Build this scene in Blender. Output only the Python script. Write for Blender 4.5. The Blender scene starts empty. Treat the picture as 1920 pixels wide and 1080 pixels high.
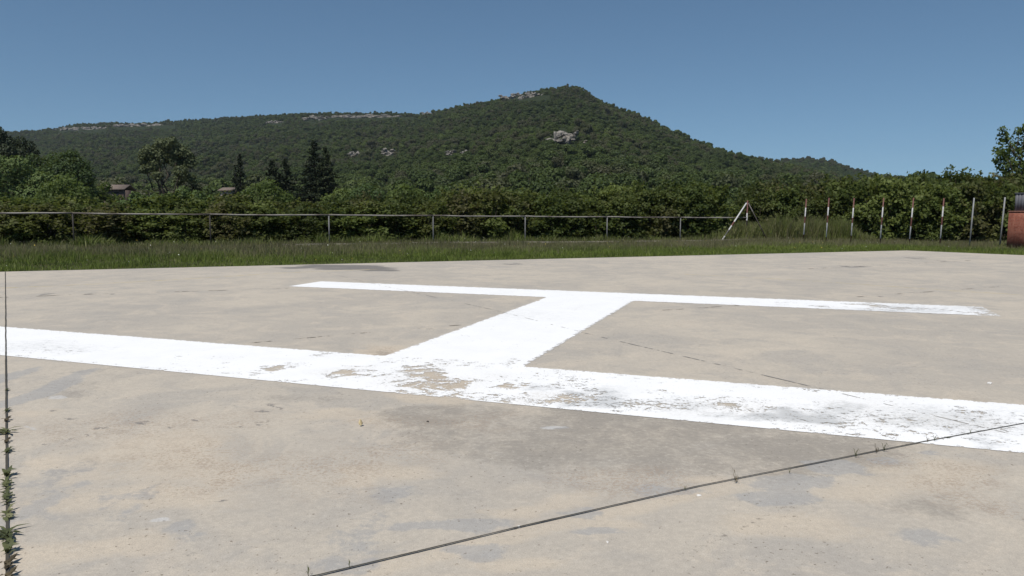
import bpy, bmesh, math, random
import numpy as np
from mathutils import Vector, Matrix

# ------------------------------------------------------------------ camera, sky, sun, exposure
scene = bpy.context.scene
COL = scene.collection
F, PITCH, EYE = 1392.0, math.radians(5.99), 1.6
SUN_EL, SUN_AZ = math.radians(60), math.radians(-152)      # azimuth from +Y towards +X

cam = bpy.data.cameras.new("camera")
cam.sensor_width = 36.0
cam.lens = F / 1920 * 36.0
cam.clip_start, cam.clip_end = 0.1, 20000
camo = bpy.data.objects.new("camera", cam)
COL.objects.link(camo)
camo.location = (0, 0, EYE)
camo.rotation_euler = (math.pi / 2 - PITCH, 0, 0)
scene.camera = camo

world = bpy.data.worlds.new("World")
scene.world = world
world.use_nodes = True
wn = world.node_tree
wn.nodes.clear()
sky = wn.nodes.new("ShaderNodeTexSky")
sky.sky_type = 'NISHITA'
sky.sun_disc = False
sky.sun_elevation = SUN_EL
sky.sun_rotation = SUN_AZ
sky.altitude = 1500
sky.air_density = 1.0
sky.dust_density = 0.0
sky.ozone_density = 1.4
bg = wn.nodes.new("ShaderNodeBackground")
bg.inputs['Strength'].default_value = 0.071
wo = wn.nodes.new("ShaderNodeOutputWorld")
tc = wn.nodes.new("ShaderNodeTexCoord")
mp = wn.nodes.new("ShaderNodeMapping"); mp.inputs['Scale'].default_value = (1, 1, 0.95); mp.inputs['Location'].default_value = (0, 0, 0.085)
nz = wn.nodes.new("ShaderNodeVectorMath"); nz.operation = 'NORMALIZE'
wn.links.new(tc.outputs['Generated'], mp.inputs[0]); wn.links.new(mp.outputs[0], nz.inputs[0]); wn.links.new(nz.outputs[0], sky.inputs[0])
wb = wn.nodes.new("ShaderNodeMix"); wb.data_type = 'RGBA'; wb.blend_type = 'MULTIPLY'; wb.inputs[0].default_value = 1.0
wb.inputs[7].default_value = (0.84, 1.0, 1.0, 1)
wn.links.new(sky.outputs[0], wb.inputs[6])
wn.links.new(wb.outputs[2], bg.inputs[0])
wn.links.new(bg.outputs[0], wo.inputs[0])

sun = bpy.data.lights.new("sun", 'SUN')
sun.energy = 3.6
sun.angle = math.radians(0.5)
sun.color = (1.0, 0.955, 0.89)
suno = bpy.data.objects.new("sun", sun)
COL.objects.link(suno)
S = Vector((math.cos(SUN_EL) * math.sin(SUN_AZ), math.cos(SUN_EL) * math.cos(SUN_AZ), math.sin(SUN_EL)))
suno.rotation_euler = S.to_track_quat('Z', 'Y').to_euler()
suno.location = S * 300

scene.view_settings.view_transform = 'Standard'
scene.view_settings.look = 'None'
scene.view_settings.exposure = 0.3
scene.view_settings.gamma = 1.0
scene.cycles.use_denoising = True
scene.cycles.max_bounces = 6
scene.cycles.transparent_max_bounces = 12

# ------------------------------------------------------------------ helpers
def ray(px, py):
    x = (px - 960) / F
    v = (540 - py) / F
    return np.array([x, math.cos(PITCH) + v * math.sin(PITCH), -math.sin(PITCH) + v * math.cos(PITCH)])

def gp(px, py, z=0.0):
    d = ray(px, py)
    t = (z - EYE) / d[2]
    return np.array([d[0] * t, d[1] * t])

def at(px, py, Y):
    d = ray(px, py)
    t = Y / d[1]
    return Vector((d[0] * t, Y, EYE + d[2] * t))

def smooth(x, a, b):
    t = np.clip((x - a) / (b - a), 0, 1)
    return t * t * (3 - 2 * t)

def vnoise(x, y, seed=0):
    x = np.asarray(x, float); y = np.asarray(y, float)
    xi = np.floor(x).astype(np.int64); yi = np.floor(y).astype(np.int64)
    fx = x - xi; fy = y - yi
    fx = fx * fx * (3 - 2 * fx); fy = fy * fy * (3 - 2 * fy)
    def h(i, j):
        n = (i * 374761393 + j * 668265263 + seed * 1442695041) & 0x7fffffff
        n = ((n ^ (n >> 13)) * 1274126177) & 0x7fffffff
        n = n ^ (n >> 16)
        return (n & 0xffff) / 65535.0
    return (h(xi, yi) * (1 - fx) + h(xi + 1, yi) * fx) * (1 - fy) + (h(xi, yi + 1) * (1 - fx) + h(xi + 1, yi + 1) * fx) * fy

def fbm(x, y, seed=0, octaves=4):
    a, s, t = 0.5, 0.0, 0.0
    x = np.asarray(x, float); y = np.asarray(y, float)
    for k in range(octaves):
        s = s + a * vnoise(x, y, seed + k * 17); t += a
        x = x * 2.03 + 11.3; y = y * 2.03 + 5.7; a *= 0.5
    return s / t

def tag(o, label=None, cat=None, group=None, kind=None):
    if label: o['label'] = label
    if cat: o['category'] = cat
    if group: o['group'] = group
    if kind: o['kind'] = kind
    return o

def empty(name, loc=(0, 0, 0), rz=0.0):
    o = bpy.data.objects.new(name, None)
    COL.objects.link(o)
    o.location = loc
    o.rotation_euler = (0, 0, rz)
    o.empty_display_size = 0.2
    return o

def mesh_np(name, V, Fq, mat=None, smooth_shade=False, face_attr=None, vcol=None):
    """V (n,3); Fq list of index arrays with 3 or 4 columns"""
    me = bpy.data.meshes.new(name)
    V = np.asarray(V, np.float32)
    if not isinstance(Fq, (list, tuple)): Fq = [Fq]
    me.vertices.add(len(V))
    me.vertices.foreach_set('co', V.ravel())
    loops = np.concatenate([f.ravel() for f in Fq]).astype(np.int32)
    tot = np.concatenate([np.full(len(f), f.shape[1], np.int32) for f in Fq])
    st = np.concatenate([[0], np.cumsum(tot)[:-1]]).astype(np.int32)
    me.loops.add(len(loops))
    me.loops.foreach_set('vertex_index', loops)
    me.polygons.add(len(tot))
    me.polygons.foreach_set('loop_start', st)
    me.polygons.foreach_set('loop_total', tot)
    if smooth_shade:
        me.polygons.foreach_set('use_smooth', np.ones(len(tot), bool))
    if face_attr:
        for k, v in face_attr.items():
            a = me.attributes.new(k, 'FLOAT', 'FACE')
            a.data.foreach_set('value', np.asarray(v, np.float32))
    if vcol:
        for k, v in vcol.items():
            a = me.attributes.new(k, 'FLOAT_COLOR', 'POINT')
            a.data.foreach_set('color', np.asarray(v, np.float32).ravel())
    me.update(calc_edges=True)
    me.validate()
    if mat: me.materials.append(mat)
    return me

def obj(name, me, parent=None, loc=None):
    o = bpy.data.objects.new(name, me)
    COL.objects.link(o)
    if parent: o.parent = parent
    if loc is not None: o.location = loc
    return o

def copy_tree(o):
    c = o.copy(); COL.objects.link(c)
    for ch in [x for x in scene.objects if x.parent == o]:
        d = ch.copy(); COL.objects.link(d); d.parent = c
    return c

class Geo:
    """collects shapes for one mesh"""
    def __init__(s): s.v = []; s.f3 = []; s.f4 = []; s.n = 0
    def add(s, V, f3=None, f4=None):
        V = np.asarray(V, float)
        if f3 is not None and len(f3): s.f3.append(np.asarray(f3) + s.n)
        if f4 is not None and len(f4): s.f4.append(np.asarray(f4) + s.n)
        s.v.append(V); s.n += len(V)
    def tube(s, pts, rad, sides=8, cap=True):
        pts = [Vector(p) for p in pts]
        V = []
        for i, p in enumerate(pts):
            d = (pts[min(i + 1, len(pts) - 1)] - pts[max(i - 1, 0)]).normalized()
            a = d.orthogonal().normalized() if abs(d.z) > 0.9 else d.cross(Vector((0, 0, 1))).normalized()
            b = d.cross(a)
            r = rad[i] if hasattr(rad, '__len__') else rad
            for k in range(sides):
                t = 2 * math.pi * k / sides
                V.append(tuple(p + a * (r * math.cos(t)) + b * (r * math.sin(t))))
        f4 = []
        for i in range(len(pts) - 1):
            for k in range(sides):
                k2 = (k + 1) % sides
                f4.append((i * sides + k, i * sides + k2, (i + 1) * sides + k2, (i + 1) * sides + k))
        f3 = []
        if cap:
            V.append(tuple(pts[0])); V.append(tuple(pts[-1]))
            c0, c1 = len(V) - 2, len(V) - 1
            e = (len(pts) - 1) * sides
            for k in range(sides):
                k2 = (k + 1) % sides
                f3.append((c0, k2, k)); f3.append((c1, e + k, e + k2))
        s.add(V, f3, f4)
    def box(s, lo, hi, M=None):
        V = np.array([(x, y, z) for z in (lo[2], hi[2]) for y in (lo[1], hi[1]) for x in (lo[0], hi[0])], float)
        if M is not None: V = np.array([tuple(M @ Vector(p)) for p in V])
        s.add(V, None, [(0, 2, 3, 1), (4, 5, 7, 6), (0, 1, 5, 4), (2, 6, 7, 3), (0, 4, 6, 2), (1, 3, 7, 5)])
    def build(s, name, mat, parent=None, loc=None, smooth_shade=False):
        fs = []
        if s.f4: fs.append(np.concatenate(s.f4))
        if s.f3: fs.append(np.concatenate(s.f3))
        return obj(name, mesh_np(name, np.concatenate(s.v), fs, mat, smooth_shade), parent, loc)

# ---- node helpers
class NT:
    def __init__(s, name):
        s.m = bpy.data.materials.new(name); s.m.use_nodes = True
        s.t = s.m.node_tree; s.t.nodes.clear()
        s.out = s.t.nodes.new("ShaderNodeOutputMaterial")
    def n(s, t, **kw):
        x = s.t.nodes.new(t)
        for k, v in kw.items(): setattr(x, k, v)
        return x
    def l(s, a, b): s.t.links.new(a, b)
    def setin(s, node, key, v):
        if hasattr(v, 'is_output') or isinstance(v, bpy.types.NodeSocket): s.l(v, node.inputs[key])
        else: node.inputs[key].default_value = v
    def coord(s, kind='Object'): return s.n("ShaderNodeTexCoord").outputs[kind]
    def pos(s): return s.n("ShaderNodeNewGeometry").outputs['Position']
    def mapping(s, v, scale=(1, 1, 1), rot=(0, 0, 0), loc=(0, 0, 0)):
        m = s.n("ShaderNodeMapping"); s.l(v, m.inputs[0])
        m.inputs['Scale'].default_value = scale; m.inputs['Rotation'].default_value = rot; m.inputs['Location'].default_value = loc
        return m.outputs[0]
    def noise(s, v, scale, detail=4, rough=0.55, dist=0.0):
        x = s.n("ShaderNodeTexNoise"); s.l(v, x.inputs['Vector'])
        x.inputs['Scale'].default_value = scale; x.inputs['Detail'].default_value = detail
        x.inputs['Roughness'].default_value = rough; x.inputs['Distortion'].default_value = dist
        return x.outputs['Fac']
    def math(s, op, a, b=0.0, c=0.0):
        x = s.n("ShaderNodeMath", operation=op)
        s.setin(x, 0, a); s.setin(x, 1, b); s.setin(x, 2, c)
        return x.outputs[0]
    def step(s, v, a, b, lo=0.0, hi=1.0):
        x = s.n("ShaderNodeMapRange", interpolation_type='SMOOTHSTEP')
        s.setin(x, 0, v); x.inputs[1].default_value = a; x.inputs[2].default_value = b
        x.inputs[3].default_value = lo; x.inputs[4].default_value = hi
        return x.outputs[0]
    def mix(s, fac, a, b, blend='MIX'):
        x = s.n("ShaderNodeMix", data_type='RGBA', blend_type=blend)
        s.setin(x, 0, fac)
        for i, v in ((6, a), (7, b)):
            if isinstance(v, bpy.types.NodeSocket): s.l(v, x.inputs[i])
            else: x.inputs[i].default_value = (*v, 1.0) if len(v) == 3 else v
        return x.outputs[2]
    def attr(s, name): return s.n("ShaderNodeAttribute", attribute_name=name)
    def sep(s, v):
        x = s.n("ShaderNodeSeparateColor"); s.l(v, x.inputs[0]); return x.outputs
    def bsdf(s, col, rough=0.8, spec=0.3, bump=None, bump_str=0.3, bump_dist=0.01, metal=0.0):
        b = s.n("ShaderNodeBsdfPrincipled")
        if isinstance(col, bpy.types.NodeSocket): s.l(col, b.inputs['Base Color'])
        else: b.inputs['Base Color'].default_value = (*col, 1)
        s.setin(b, 'Roughness', rough); b.inputs['Specular IOR Level'].default_value = spec
        b.inputs['Metallic'].default_value = metal
        if bump is not None:
            bn = s.n("ShaderNodeBump"); bn.inputs['Strength'].default_value = bump_str; bn.inputs['Distance'].default_value = bump_dist
            s.l(bump, bn.inputs['Height']); s.l(bn.outputs[0], b.inputs['Normal'])
        return b.outputs[0]
    def done(s, sh): s.l(sh, s.out.inputs[0]); return s.m

# ------------------------------------------------------------------ materials
def mat_concrete():
    t = NT("concrete")
    p = t.coord()
    st = t.sep(t.attr("stain").outputs['Color']); stA = t.attr("stain").outputs['Alpha']
    s2 = t.sep(t.attr("mark").outputs['Color']); s2A = t.attr("mark").outputs['Alpha']
    n0 = t.noise(p, 0.30, 6, 0.6, 0.6)
    n1 = t.noise(p, 1.0, 8, 0.65, 0.8)
    n1b = t.noise(t.mapping(p, loc=(31, 17, 5)), 1.5, 8, 0.68, 1.0)
    n2 = t.noise(p, 5.0, 7, 0.7, 0.5)
    n3 = t.noise(p, 26.0, 6, 0.75)
    n4 = t.noise(p, 140.0, 3, 0.75)
    base = t.mix(t.step(n0, 0.40, 0.60), (0.515, 0.457, 0.374), (0.440, 0.397, 0.336))
    base = t.mix(t.math('MULTIPLY', t.step(n1, 0.48, 0.62), 0.6), base, (0.388, 0.359, 0.318))
    base = t.mix(t.math('MULTIPLY', t.step(n1b, 0.52, 0.62), 0.5), base, (0.565, 0.492, 0.395))
    base = t.mix(t.math('MULTIPLY', t.step(n1b, 0.47, 0.36), 0.35), base, (0.345, 0.325, 0.295))
    mixn = t.math('ADD', t.math('MULTIPLY', n1, 0.40), t.math('ADD', t.math('MULTIPLY', n2, 0.35), t.math('MULTIPLY', n3, 0.25)))
    rag = t.math('MULTIPLY', t.math('SUBTRACT', mixn, 0.5), 3.6)
    def ragged(ch, lo, hi): return t.step(t.math('ADD', ch, t.math('MULTIPLY', rag, t.step(ch, 0.0, 0.4))), lo, hi)
    base = t.mix(t.math('MULTIPLY', ragged(st[2], 0.10, 0.80), 0.62), base, (0.585, 0.495, 0.378))
    base = t.mix(t.math('MULTIPLY', ragged(st[0], 0.05, 0.9), 0.85), base, (0.272, 0.246, 0.209))
    base = t.mix(t.step(t.math('ADD', st[0], t.math('MULTIPLY', rag, 0.35)), 0.95, 1.8, 0.0, 0.75), base, (0.115, 0.112, 0.108))
    base = t.mix(t.math('MULTIPLY', ragged(st[1], 0.22, 0.58), 0.6), base, (0.325, 0.328, 0.328))
    base = t.mix(t.math('MULTIPLY', ragged(s2[1], 0.3, 0.5), 0.75), base, (0.56, 0.55, 0.53))
    spk = t.math('MULTIPLY', t.step(t.math('ADD', t.math('MULTIPLY', t.noise(p, 44.0, 4, 0.7), 0.68), t.math('MULTIPLY', n2, 0.32)), 0.495, 0.56), s2[2])
    base = t.mix(t.math('MULTIPLY', spk, 0.72), base, (0.34, 0.25, 0.175))
    base = t.mix(t.math('MULTIPLY', t.math('MULTIPLY', s2[0], t.step(n2, 0.42, 0.58)), 0.55), base, (0.52, 0.41, 0.17))
    # fine grain, pores and pits
    base = t.mix(t.math('MULTIPLY', t.step(n2, 0.46, 0.64), 0.15), base, (0.29, 0.265, 0.235))
    base = t.mix(t.step(n3, 0.42, 0.66, 0.0, 0.24), base, (0.26, 0.235, 0.205))
    base = t.mix(t.step(n3, 0.46, 0.34, 0.0, 0.25), base, (0.60, 0.55, 0.48))
    base = t.mix(t.step(n4, 0.40, 0.65, 0.0, 0.38), base, (0.24, 0.215, 0.19))
    pit = t.math('MULTIPLY', t.step(t.noise(p, 34.0, 3, 0.6), 0.635, 0.68), t.step(n1, 0.44, 0.54))
    base = t.mix(t.math('MULTIPLY', pit, 0.7), base, (0.13, 0.105, 0.08))
    tar = t.step(t.math('ADD', stA, t.math('MULTIPLY', t.math('SUBTRACT', t.math('ADD', t.math('MULTIPLY', n2, 0.5), t.math('MULTIPLY', n3, 0.5)), 0.5), 2.4)), 0.40, 0.56)
    tar = t.math('MULTIPLY', tar, t.step(stA, 0.02, 0.1))
    base = t.mix(t.math('MULTIPLY', tar, 0.68), base, (0.14, 0.135, 0.13))
    crk = t.step(t.math('ADD', s2A, t.math('MULTIPLY', t.math('SUBTRACT', n3, 0.5), 2.2)), 0.4, 0.6)
    base = t.mix(t.math('MULTIPLY', crk, t.math('MULTIPLY', t.step(s2A, 0.02, 0.1), 0.6)), base, (0.15, 0.13, 0.11))
    h = t.math('ADD', t.math('MULTIPLY', n3, 0.6), t.math('MULTIPLY', n4, 0.4))
    return t.done(t.bsdf(base, t.step(n1, 0.3, 0.7, 0.72, 0.9), 0.25, h, 0.45, 0.008))

def mat_paint():
    t = NT("white_road_paint")
    p = t.coord()
    w = t.sep(t.attr("wear").outputs['Color'])
    n1 = t.noise(p, 2.2, 6, 0.6, 0.5)
    n2 = t.noise(t.mapping(p, (1, 1.6, 1), (0, 0, math.radians(20))), 9.0, 6, 0.68, 0.6)
    n3 = t.noise(p, 38.0, 4, 0.7)
    n5 = t.noise(p, 130.0, 3, 0.6)
    n = t.math('ADD', t.math('MULTIPLY', n2, 0.50), t.math('ADD', t.math('MULTIPLY', n3, 0.36), t.math('MULTIPLY', n5, 0.14)))
    # R: flaking; G: thin grey film; B: ochre dirt
    lim = t.math('SUBTRACT', 0.69, t.math('MULTIPLY', w[0], 0.27))
    bare = t.step(t.math('SUBTRACT', n, lim), -0.008, 0.008)
    film = t.math('MULTIPLY', t.step(t.math('ADD', n, t.math('MULTIPLY', w[1], 0.4)), 0.52, 0.86), 0.9)
    col = t.mix(t.step(n1, 0.35, 0.75, 0.0, 0.35), (0.84, 0.835, 0.82), (0.74, 0.735, 0.72))
    col = t.mix(film, col, (0.47, 0.475, 0.47))
    col = t.mix(t.math('MULTIPLY', w[2], t.step(n3, 0.4, 0.65)), col, (0.60, 0.56, 0.50))
    sh = t.bsdf(col, 0.6, 0.3, n3, 0.25, 0.004)
    tr = t.n("ShaderNodeBsdfTransparent")
    mx = t.n("ShaderNodeMixShader")
    t.l(bare, mx.inputs[0]); t.l(sh, mx.inputs[1]); t.l(tr.outputs[0], mx.inputs[2])
    return t.done(mx.outputs[0])

def mat_joint(name, col, cover):
    t = NT(name)
    p = t.coord()
    n = t.noise(p, 7.0, 5, 0.7)
    c = t.mix(n, tuple(x * 0.6 for x in col), tuple(min(1, x * 1.5) for x in col))
    sh = t.bsdf(c, 0.85, 0.2)
    tr = t.n("ShaderNodeBsdfTransparent"); mx = t.n("ShaderNodeMixShader")
    t.l(t.step(t.noise(p, 3.0, 6, 0.75), cover - 0.03, cover + 0.03), mx.inputs[0])
    t.l(tr.outputs[0], mx.inputs[1]); t.l(sh, mx.inputs[2])
    return t.done(mx.outputs[0])

def mat_foliage(name, dark, mid, light, alt=None, patch=0.0, trans=0.28, world_scale=0.02):
    t = NT(name)
    tint = t.attr("tint").outputs['Fac']
    rnd = t.n("ShaderNodeObjectInfo").outputs['Random']
    ps = t.pos()
    v = t.math('ADD', t.math('MULTIPLY', tint, 0.4), t.math('MULTIPLY', rnd, 0.6))
    r = t.n("ShaderNodeValToRGB"); t.l(v, r.inputs[0])
    e = r.color_ramp.elements
    e[0].position = 0.12; e[0].color = (*dark, 1)
    e[1].position = 0.9; e[1].color = (*light, 1)
    m = e.new(0.5); m.color = (*mid, 1)
    col = r.outputs[0]
    if alt:
        pn = t.noise(ps, world_scale, 4, 0.6)
        hsh = t.math('FRACT', t.math('MULTIPLY', rnd, 7.31))
        big = t.noise(ps, world_scale * 0.9, 3, 0.55, 0.5)
        col = t.mix(t.step(big, 0.42, 0.58, 0.0, 0.8), t.mix(0.7, col, dark), col)
        f = t.math('MULTIPLY', t.step(t.math('ADD', pn, t.math('MULTIPLY', t.math('SUBTRACT', hsh, 0.5), 0.34)), 0.5, 0.68), patch)
        col = t.mix(f, col, alt)
    b = t.bsdf(col, 0.62, 0.22)
    tl = t.n("ShaderNodeBsdfTranslucent")
    t.l(t.mix(0.5, col, (light[0] * 1.5, light[1] * 1.5, light[2] * 0.9)), tl.inputs[0])
    mx = t.n("ShaderNodeMixShader"); mx.inputs[0].default_value = trans
    t.l(b, mx.inputs[1]); t.l(tl.outputs[0], mx.inputs[2])
    return t.done(mx.outputs[0])

def mat_simple(name, c1, c2, scale=8.0, rough=0.8, stretch=(1, 1, 1), bump=0.2, spec=0.25):
    t = NT(name)
    p = t.mapping(t.coord(), stretch)
    n = t.noise(p, scale, 6, 0.65, 0.3)
    c = t.mix(t.step(n, 0.35, 0.65), c1, c2)
    return t.done(t.bsdf(c, rough, spec, n, bump, 0.01))

M = {}
M['concrete'] = mat_concrete()
M['paint'] = mat_paint()
M['joint'] = mat_joint("joint_sealant", (0.06, 0.055, 0.045), 0.30)
M['old_joint'] = mat_joint("worn_joint_filler", (0.27, 0.255, 0.235), 0.52)
M['dry_joint'] = mat_joint("hairline_joint", (0.17, 0.15, 0.125), 0.55)
M['shrub'] = mat_foliage("shrub_leaves", (0.050, 0.070, 0.016), (0.102, 0.134, 0.033), (0.180, 0.212, 0.060), (0.100, 0.082, 0.036), 0.5, 0.38, 0.25)
M['tree'] = mat_foliage("tree_leaves", (0.034, 0.056, 0.018), (0.080, 0.122, 0.038), (0.145, 0.190, 0.062), None, 0, 0.25)
M['pale_tree'] = mat_foliage("pale_tree_leaves", (0.050, 0.062, 0.028), (0.090, 0.108, 0.050), (0.140, 0.160, 0.078), None, 0, 0.25)
M['bright_shrub'] = mat_foliage("bright_shrub_leaves", (0.040, 0.060, 0.014), (0.100, 0.130, 0.032), (0.185, 0.215, 0.062), (0.100, 0.082, 0.036), 0.3, 0.35, 0.25)
M['dark_shrub'] = mat_foliage("dark_shrub_leaves", (0.044, 0.060, 0.015), (0.086, 0.110, 0.029), (0.155, 0.180, 0.052), (0.105, 0.085, 0.040), 0.6, 0.36, 0.25)
M['bright_tree'] = mat_foliage("bright_tree_leaves", (0.050, 0.076, 0.020), (0.095, 0.132, 0.036), (0.155, 0.195, 0.060), None, 0, 0.42)
M['conifer'] = mat_foliage("conifer_needles", (0.012, 0.020, 0.010), (0.026, 0.038, 0.017), (0.048, 0.062, 0.028), None, 0, 0.1)
M['plum'] = mat_foliage("plum_leaves", (0.030, 0.012, 0.014), (0.055, 0.022, 0.022), (0.085, 0.04, 0.035), None, 0, 0.2)
M['forest'] = mat_foliage("forest_leaves", (0.044, 0.066, 0.020), (0.076, 0.107, 0.029), (0.118, 0.152, 0.042), (0.080, 0.076, 0.046), 0.8, 0.25, 0.011)
M['weed'] = mat_foliage("weed_leaves", (0.050, 0.060, 0.026), (0.105, 0.118, 0.050), (0.20, 0.195, 0.105), None, 0, 0.2)
M['dry_weed'] = mat_foliage("dry_weed_leaves", (0.05, 0.04, 0.025), (0.10, 0.08, 0.045), (0.18, 0.14, 0.085), None, 0, 0.2)
M['bark'] = mat_simple("bark", (0.035, 0.028, 0.020), (0.085, 0.070, 0.052), 6, 0.9, (1, 1, 0.25), 0.5)

def mat_grass():
    t = NT("grass_blades")
    tint = t.attr("tint").outputs['Fac']; dry = t.attr("dry").outputs['Fac']
    g = t.mix(tint, (0.066, 0.106, 0.014), (0.205, 0.262, 0.046))
    d = t.mix(tint, (0.105, 0.092, 0.050), (0.255, 0.220, 0.140))
    c = t.mix(dry, g, d)
    b = t.bsdf(c, 0.6, 0.2)
    tl = t.n("ShaderNodeBsdfTranslucent"); t.l(c, tl.inputs[0])
    mx = t.n("ShaderNodeMixShader"); mx.inputs[0].default_value = 0.3
    t.l(b, mx.inputs[1]); t.l(tl.outputs[0], mx.inputs[2])
    return t.done(mx.outputs[0])
M['grass'] = mat_grass()

def mat_ground():
    t = NT("soil_and_meadow")
    p = t.coord()
    n = t.noise(p, 0.6, 6, 0.65); n2 = t.noise(p, 9, 5, 0.7)
    c = t.mix(t.step(n, 0.35, 0.65), (0.050, 0.062, 0.022), (0.085, 0.075, 0.042))
    c = t.mix(t.step(n2, 0.35, 0.7, 0, 0.6), c, (0.045, 0.040, 0.025))
    return t.done(t.bsdf(c, 0.95, 0.1, n2, 0.6, 0.05))
M['ground'] = mat_ground()
M['hill'] = mat_simple("wooded_hill_soil", (0.018, 0.026, 0.010), (0.028, 0.036, 0.016), 0.05, 0.95, (1, 1, 1), 0.1, 0.05)

def mat_rock():
    t = NT("limestone")
    p = t.coord('Object')
    n = t.noise(p, 0.5, 7, 0.7, 0.5)
    s = t.noise(t.mapping(p, (0.15, 0.15, 1.4)), 0.9, 6, 0.65, 0.4)
    c = t.mix(t.step(n, 0.35, 0.65), (0.15, 0.139, 0.122), (0.28, 0.258, 0.228))
    c = t.mix(t.step(s, 0.56, 0.70, 0, 0.8), c, (0.045, 0.040, 0.034))
    c = t.mix(t.step(t.noise(p, 0.22, 3), 0.55, 0.68, 0, 0.5), c, (0.18, 0.145, 0.115))
    return t.done(t.bsdf(c, 0.92, 0.1, t.math('ADD', n, s), 0.8, 0.5))
M['rock'] = mat_rock()
M['pebble'] = mat_simple("pale_stone", (0.55, 0.53, 0.50), (0.75, 0.73, 0.70), 60, 0.8)
M['leaf_litter'] = mat_simple("dead_leaf", (0.42, 0.33, 0.18), (0.55, 0.46, 0.28), 60, 0.8)

def mat_rail():
    t = NT("weathered_rail")
    p = t.coord()
    n = t.noise(t.mapping(p, (0.5, 0.5, 4)), 1.3, 5, 0.7)
    n2 = t.noise(p, 11, 5, 0.7)
    c = t.mix(t.step(n, 0.42, 0.56), (0.11, 0.092, 0.078), (0.27, 0.25, 0.225))
    c = t.mix(t.step(n2, 0.5, 0.7, 0, 0.6), c, (0.11, 0.085, 0.07))
    return t.done(t.bsdf(c, 0.75, 0.25, n2, 0.3, 0.01))
M['rail'] = mat_rail()
M['post_dark'] = mat_simple("dark_post", (0.025, 0.023, 0.02), (0.055, 0.05, 0.045), 9, 0.85, (1, 1, 0.3))  # darker tone given to the leftmost fence posts only
M['post_grey'] = mat_simple("grey_steel_post", (0.11, 0.11, 0.11), (0.19, 0.19, 0.185), 9, 0.6, (1, 1, 0.3))
M['post_pale'] = mat_simple("galvanised_post", (0.20, 0.205, 0.205), (0.28, 0.285, 0.28), 7, 0.5, (1, 1, 0.3))

def mat_bands(name, stops, seed=0.0):
    """painted bands along the post's local Z (metres): list of (z_upto, colour)"""
    t = NT(name)
    p = t.coord()
    sx = t.n("ShaderNodeSeparateXYZ"); t.l(p, sx.inputs[0])
    z = t.math('ADD', sx.outputs[2], t.math('MULTIPLY', t.math('SUBTRACT', t.noise(p, 6, 3), 0.5), 0.07))
    col = t.mix(0.0, stops[0][1], stops[0][1])
    for i in range(len(stops) - 1):
        col = t.mix(t.step(z, stops[i][0] - 0.012, stops[i][0] + 0.012), col, stops[i + 1][1])
    n = t.noise(t.mapping(p, (1, 1, 0.5), loc=(seed, seed * 2, seed)), 16, 5, 0.7)
    col = t.mix(t.step(n, 0.54, 0.66, 0, 0.75), col, (0.17, 0.14, 0.12))
    return t.done(t.bsdf(col, 0.6, 0.3, n, 0.2, 0.005))

def mat_brick():
    t = NT("red_brick_wall")
    p = t.coord()
    n = t.noise(t.mapping(p, (1, 1, 0.6)), 5, 7, 0.72, 0.5)
    n2 = t.noise(t.mapping(p, (3, 3, 0.7)), 3, 5, 0.7)
    c = t.mix(t.step(n, 0.36, 0.64), (0.165, 0.050, 0.032), (0.27, 0.10, 0.065))
    c = t.mix(t.step(n2, 0.56, 0.72, 0, 0.6), c, (0.33, 0.16, 0.11))
    br = t.n("ShaderNodeTexBrick"); br.inputs['Scale'].default_value = 1.0
    xy = t.n("ShaderNodeSeparateXYZ"); t.l(p, xy.inputs[0])
    cb = t.n("ShaderNodeCombineXYZ")
    t.l(t.math('ADD', xy.outputs[0], xy.outputs[1]), cb.inputs[0]); t.l(xy.outputs[2], cb.inputs[1])
    t.l(cb.outputs[0], br.inputs['Vector'])
    br.inputs['Brick Width'].default_value = 0.24; br.inputs['Row Height'].default_value = 0.071
    br.inputs['Mortar Size'].default_value = 0.006
    c = t.mix(t.math('MULTIPLY', br.outputs['Fac'], 0.45), c, (0.22, 0.17, 0.14))
    return t.done(t.bsdf(c, 0.9, 0.15, n, 0.4, 0.02))
M['brick'] = mat_brick()
M['grey_metal'] = mat_simple("grey_metal_sheet", (0.115, 0.115, 0.13), (0.15, 0.15, 0.165), 3, 0.6, (1, 1, 0.2), 0.05)
M['plaster'] = mat_simple("pink_render", (0.10, 0.075, 0.062), (0.15, 0.11, 0.092), 1.5, 0.9)
M['tiles'] = mat_simple("pale_roof_tiles", (0.12, 0.09, 0.074), (0.19, 0.155, 0.13), 3, 0.9, (6, 1, 1))
M['window'] = mat_simple("dark_window", (0.02, 0.02, 0.022), (0.035, 0.035, 0.04), 2, 0.3)
M['kerbstone'] = mat_simple("kerb_concrete", (0.13, 0.115, 0.09), (0.24, 0.22, 0.185), 4, 0.9)

# ------------------------------------------------------------------ ground
E0, E1 = gp(0, 509.5), gp(1700, 469.5)                 # far edge of the pad
EC = E1.copy()                                          # its far right corner
ed = (E1 - E0) / np.linalg.norm(E1 - E0)
en = np.array([-ed[1], ed[0]])                          # points away from the camera, over the grass
R1 = gp(1920, 478.5)
rd = (R1 - EC) / np.linalg.norm(R1 - EC)
rn = np.array([-rd[1], rd[0]])                          # outward over the right hand edge

# fence line: posts i = 0..7 are evenly spaced in a straight row
FZ = [30.0 * (1 + 0.076 * i) for i in range(-2, 8)]
FX = [((140 + 286 * i) / (1 + 0.076 * i) - 960) / F * 30.0 * (1 + 0.076 * i) for i in range(-2, 8)]
fA = np.array([FX[2], FZ[2]]); fB = np.array([FX[9], FZ[9]])
fd = (fB - fA) / np.linalg.norm(fB - fA); fn = np.array([-fd[1], fd[0]])

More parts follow.
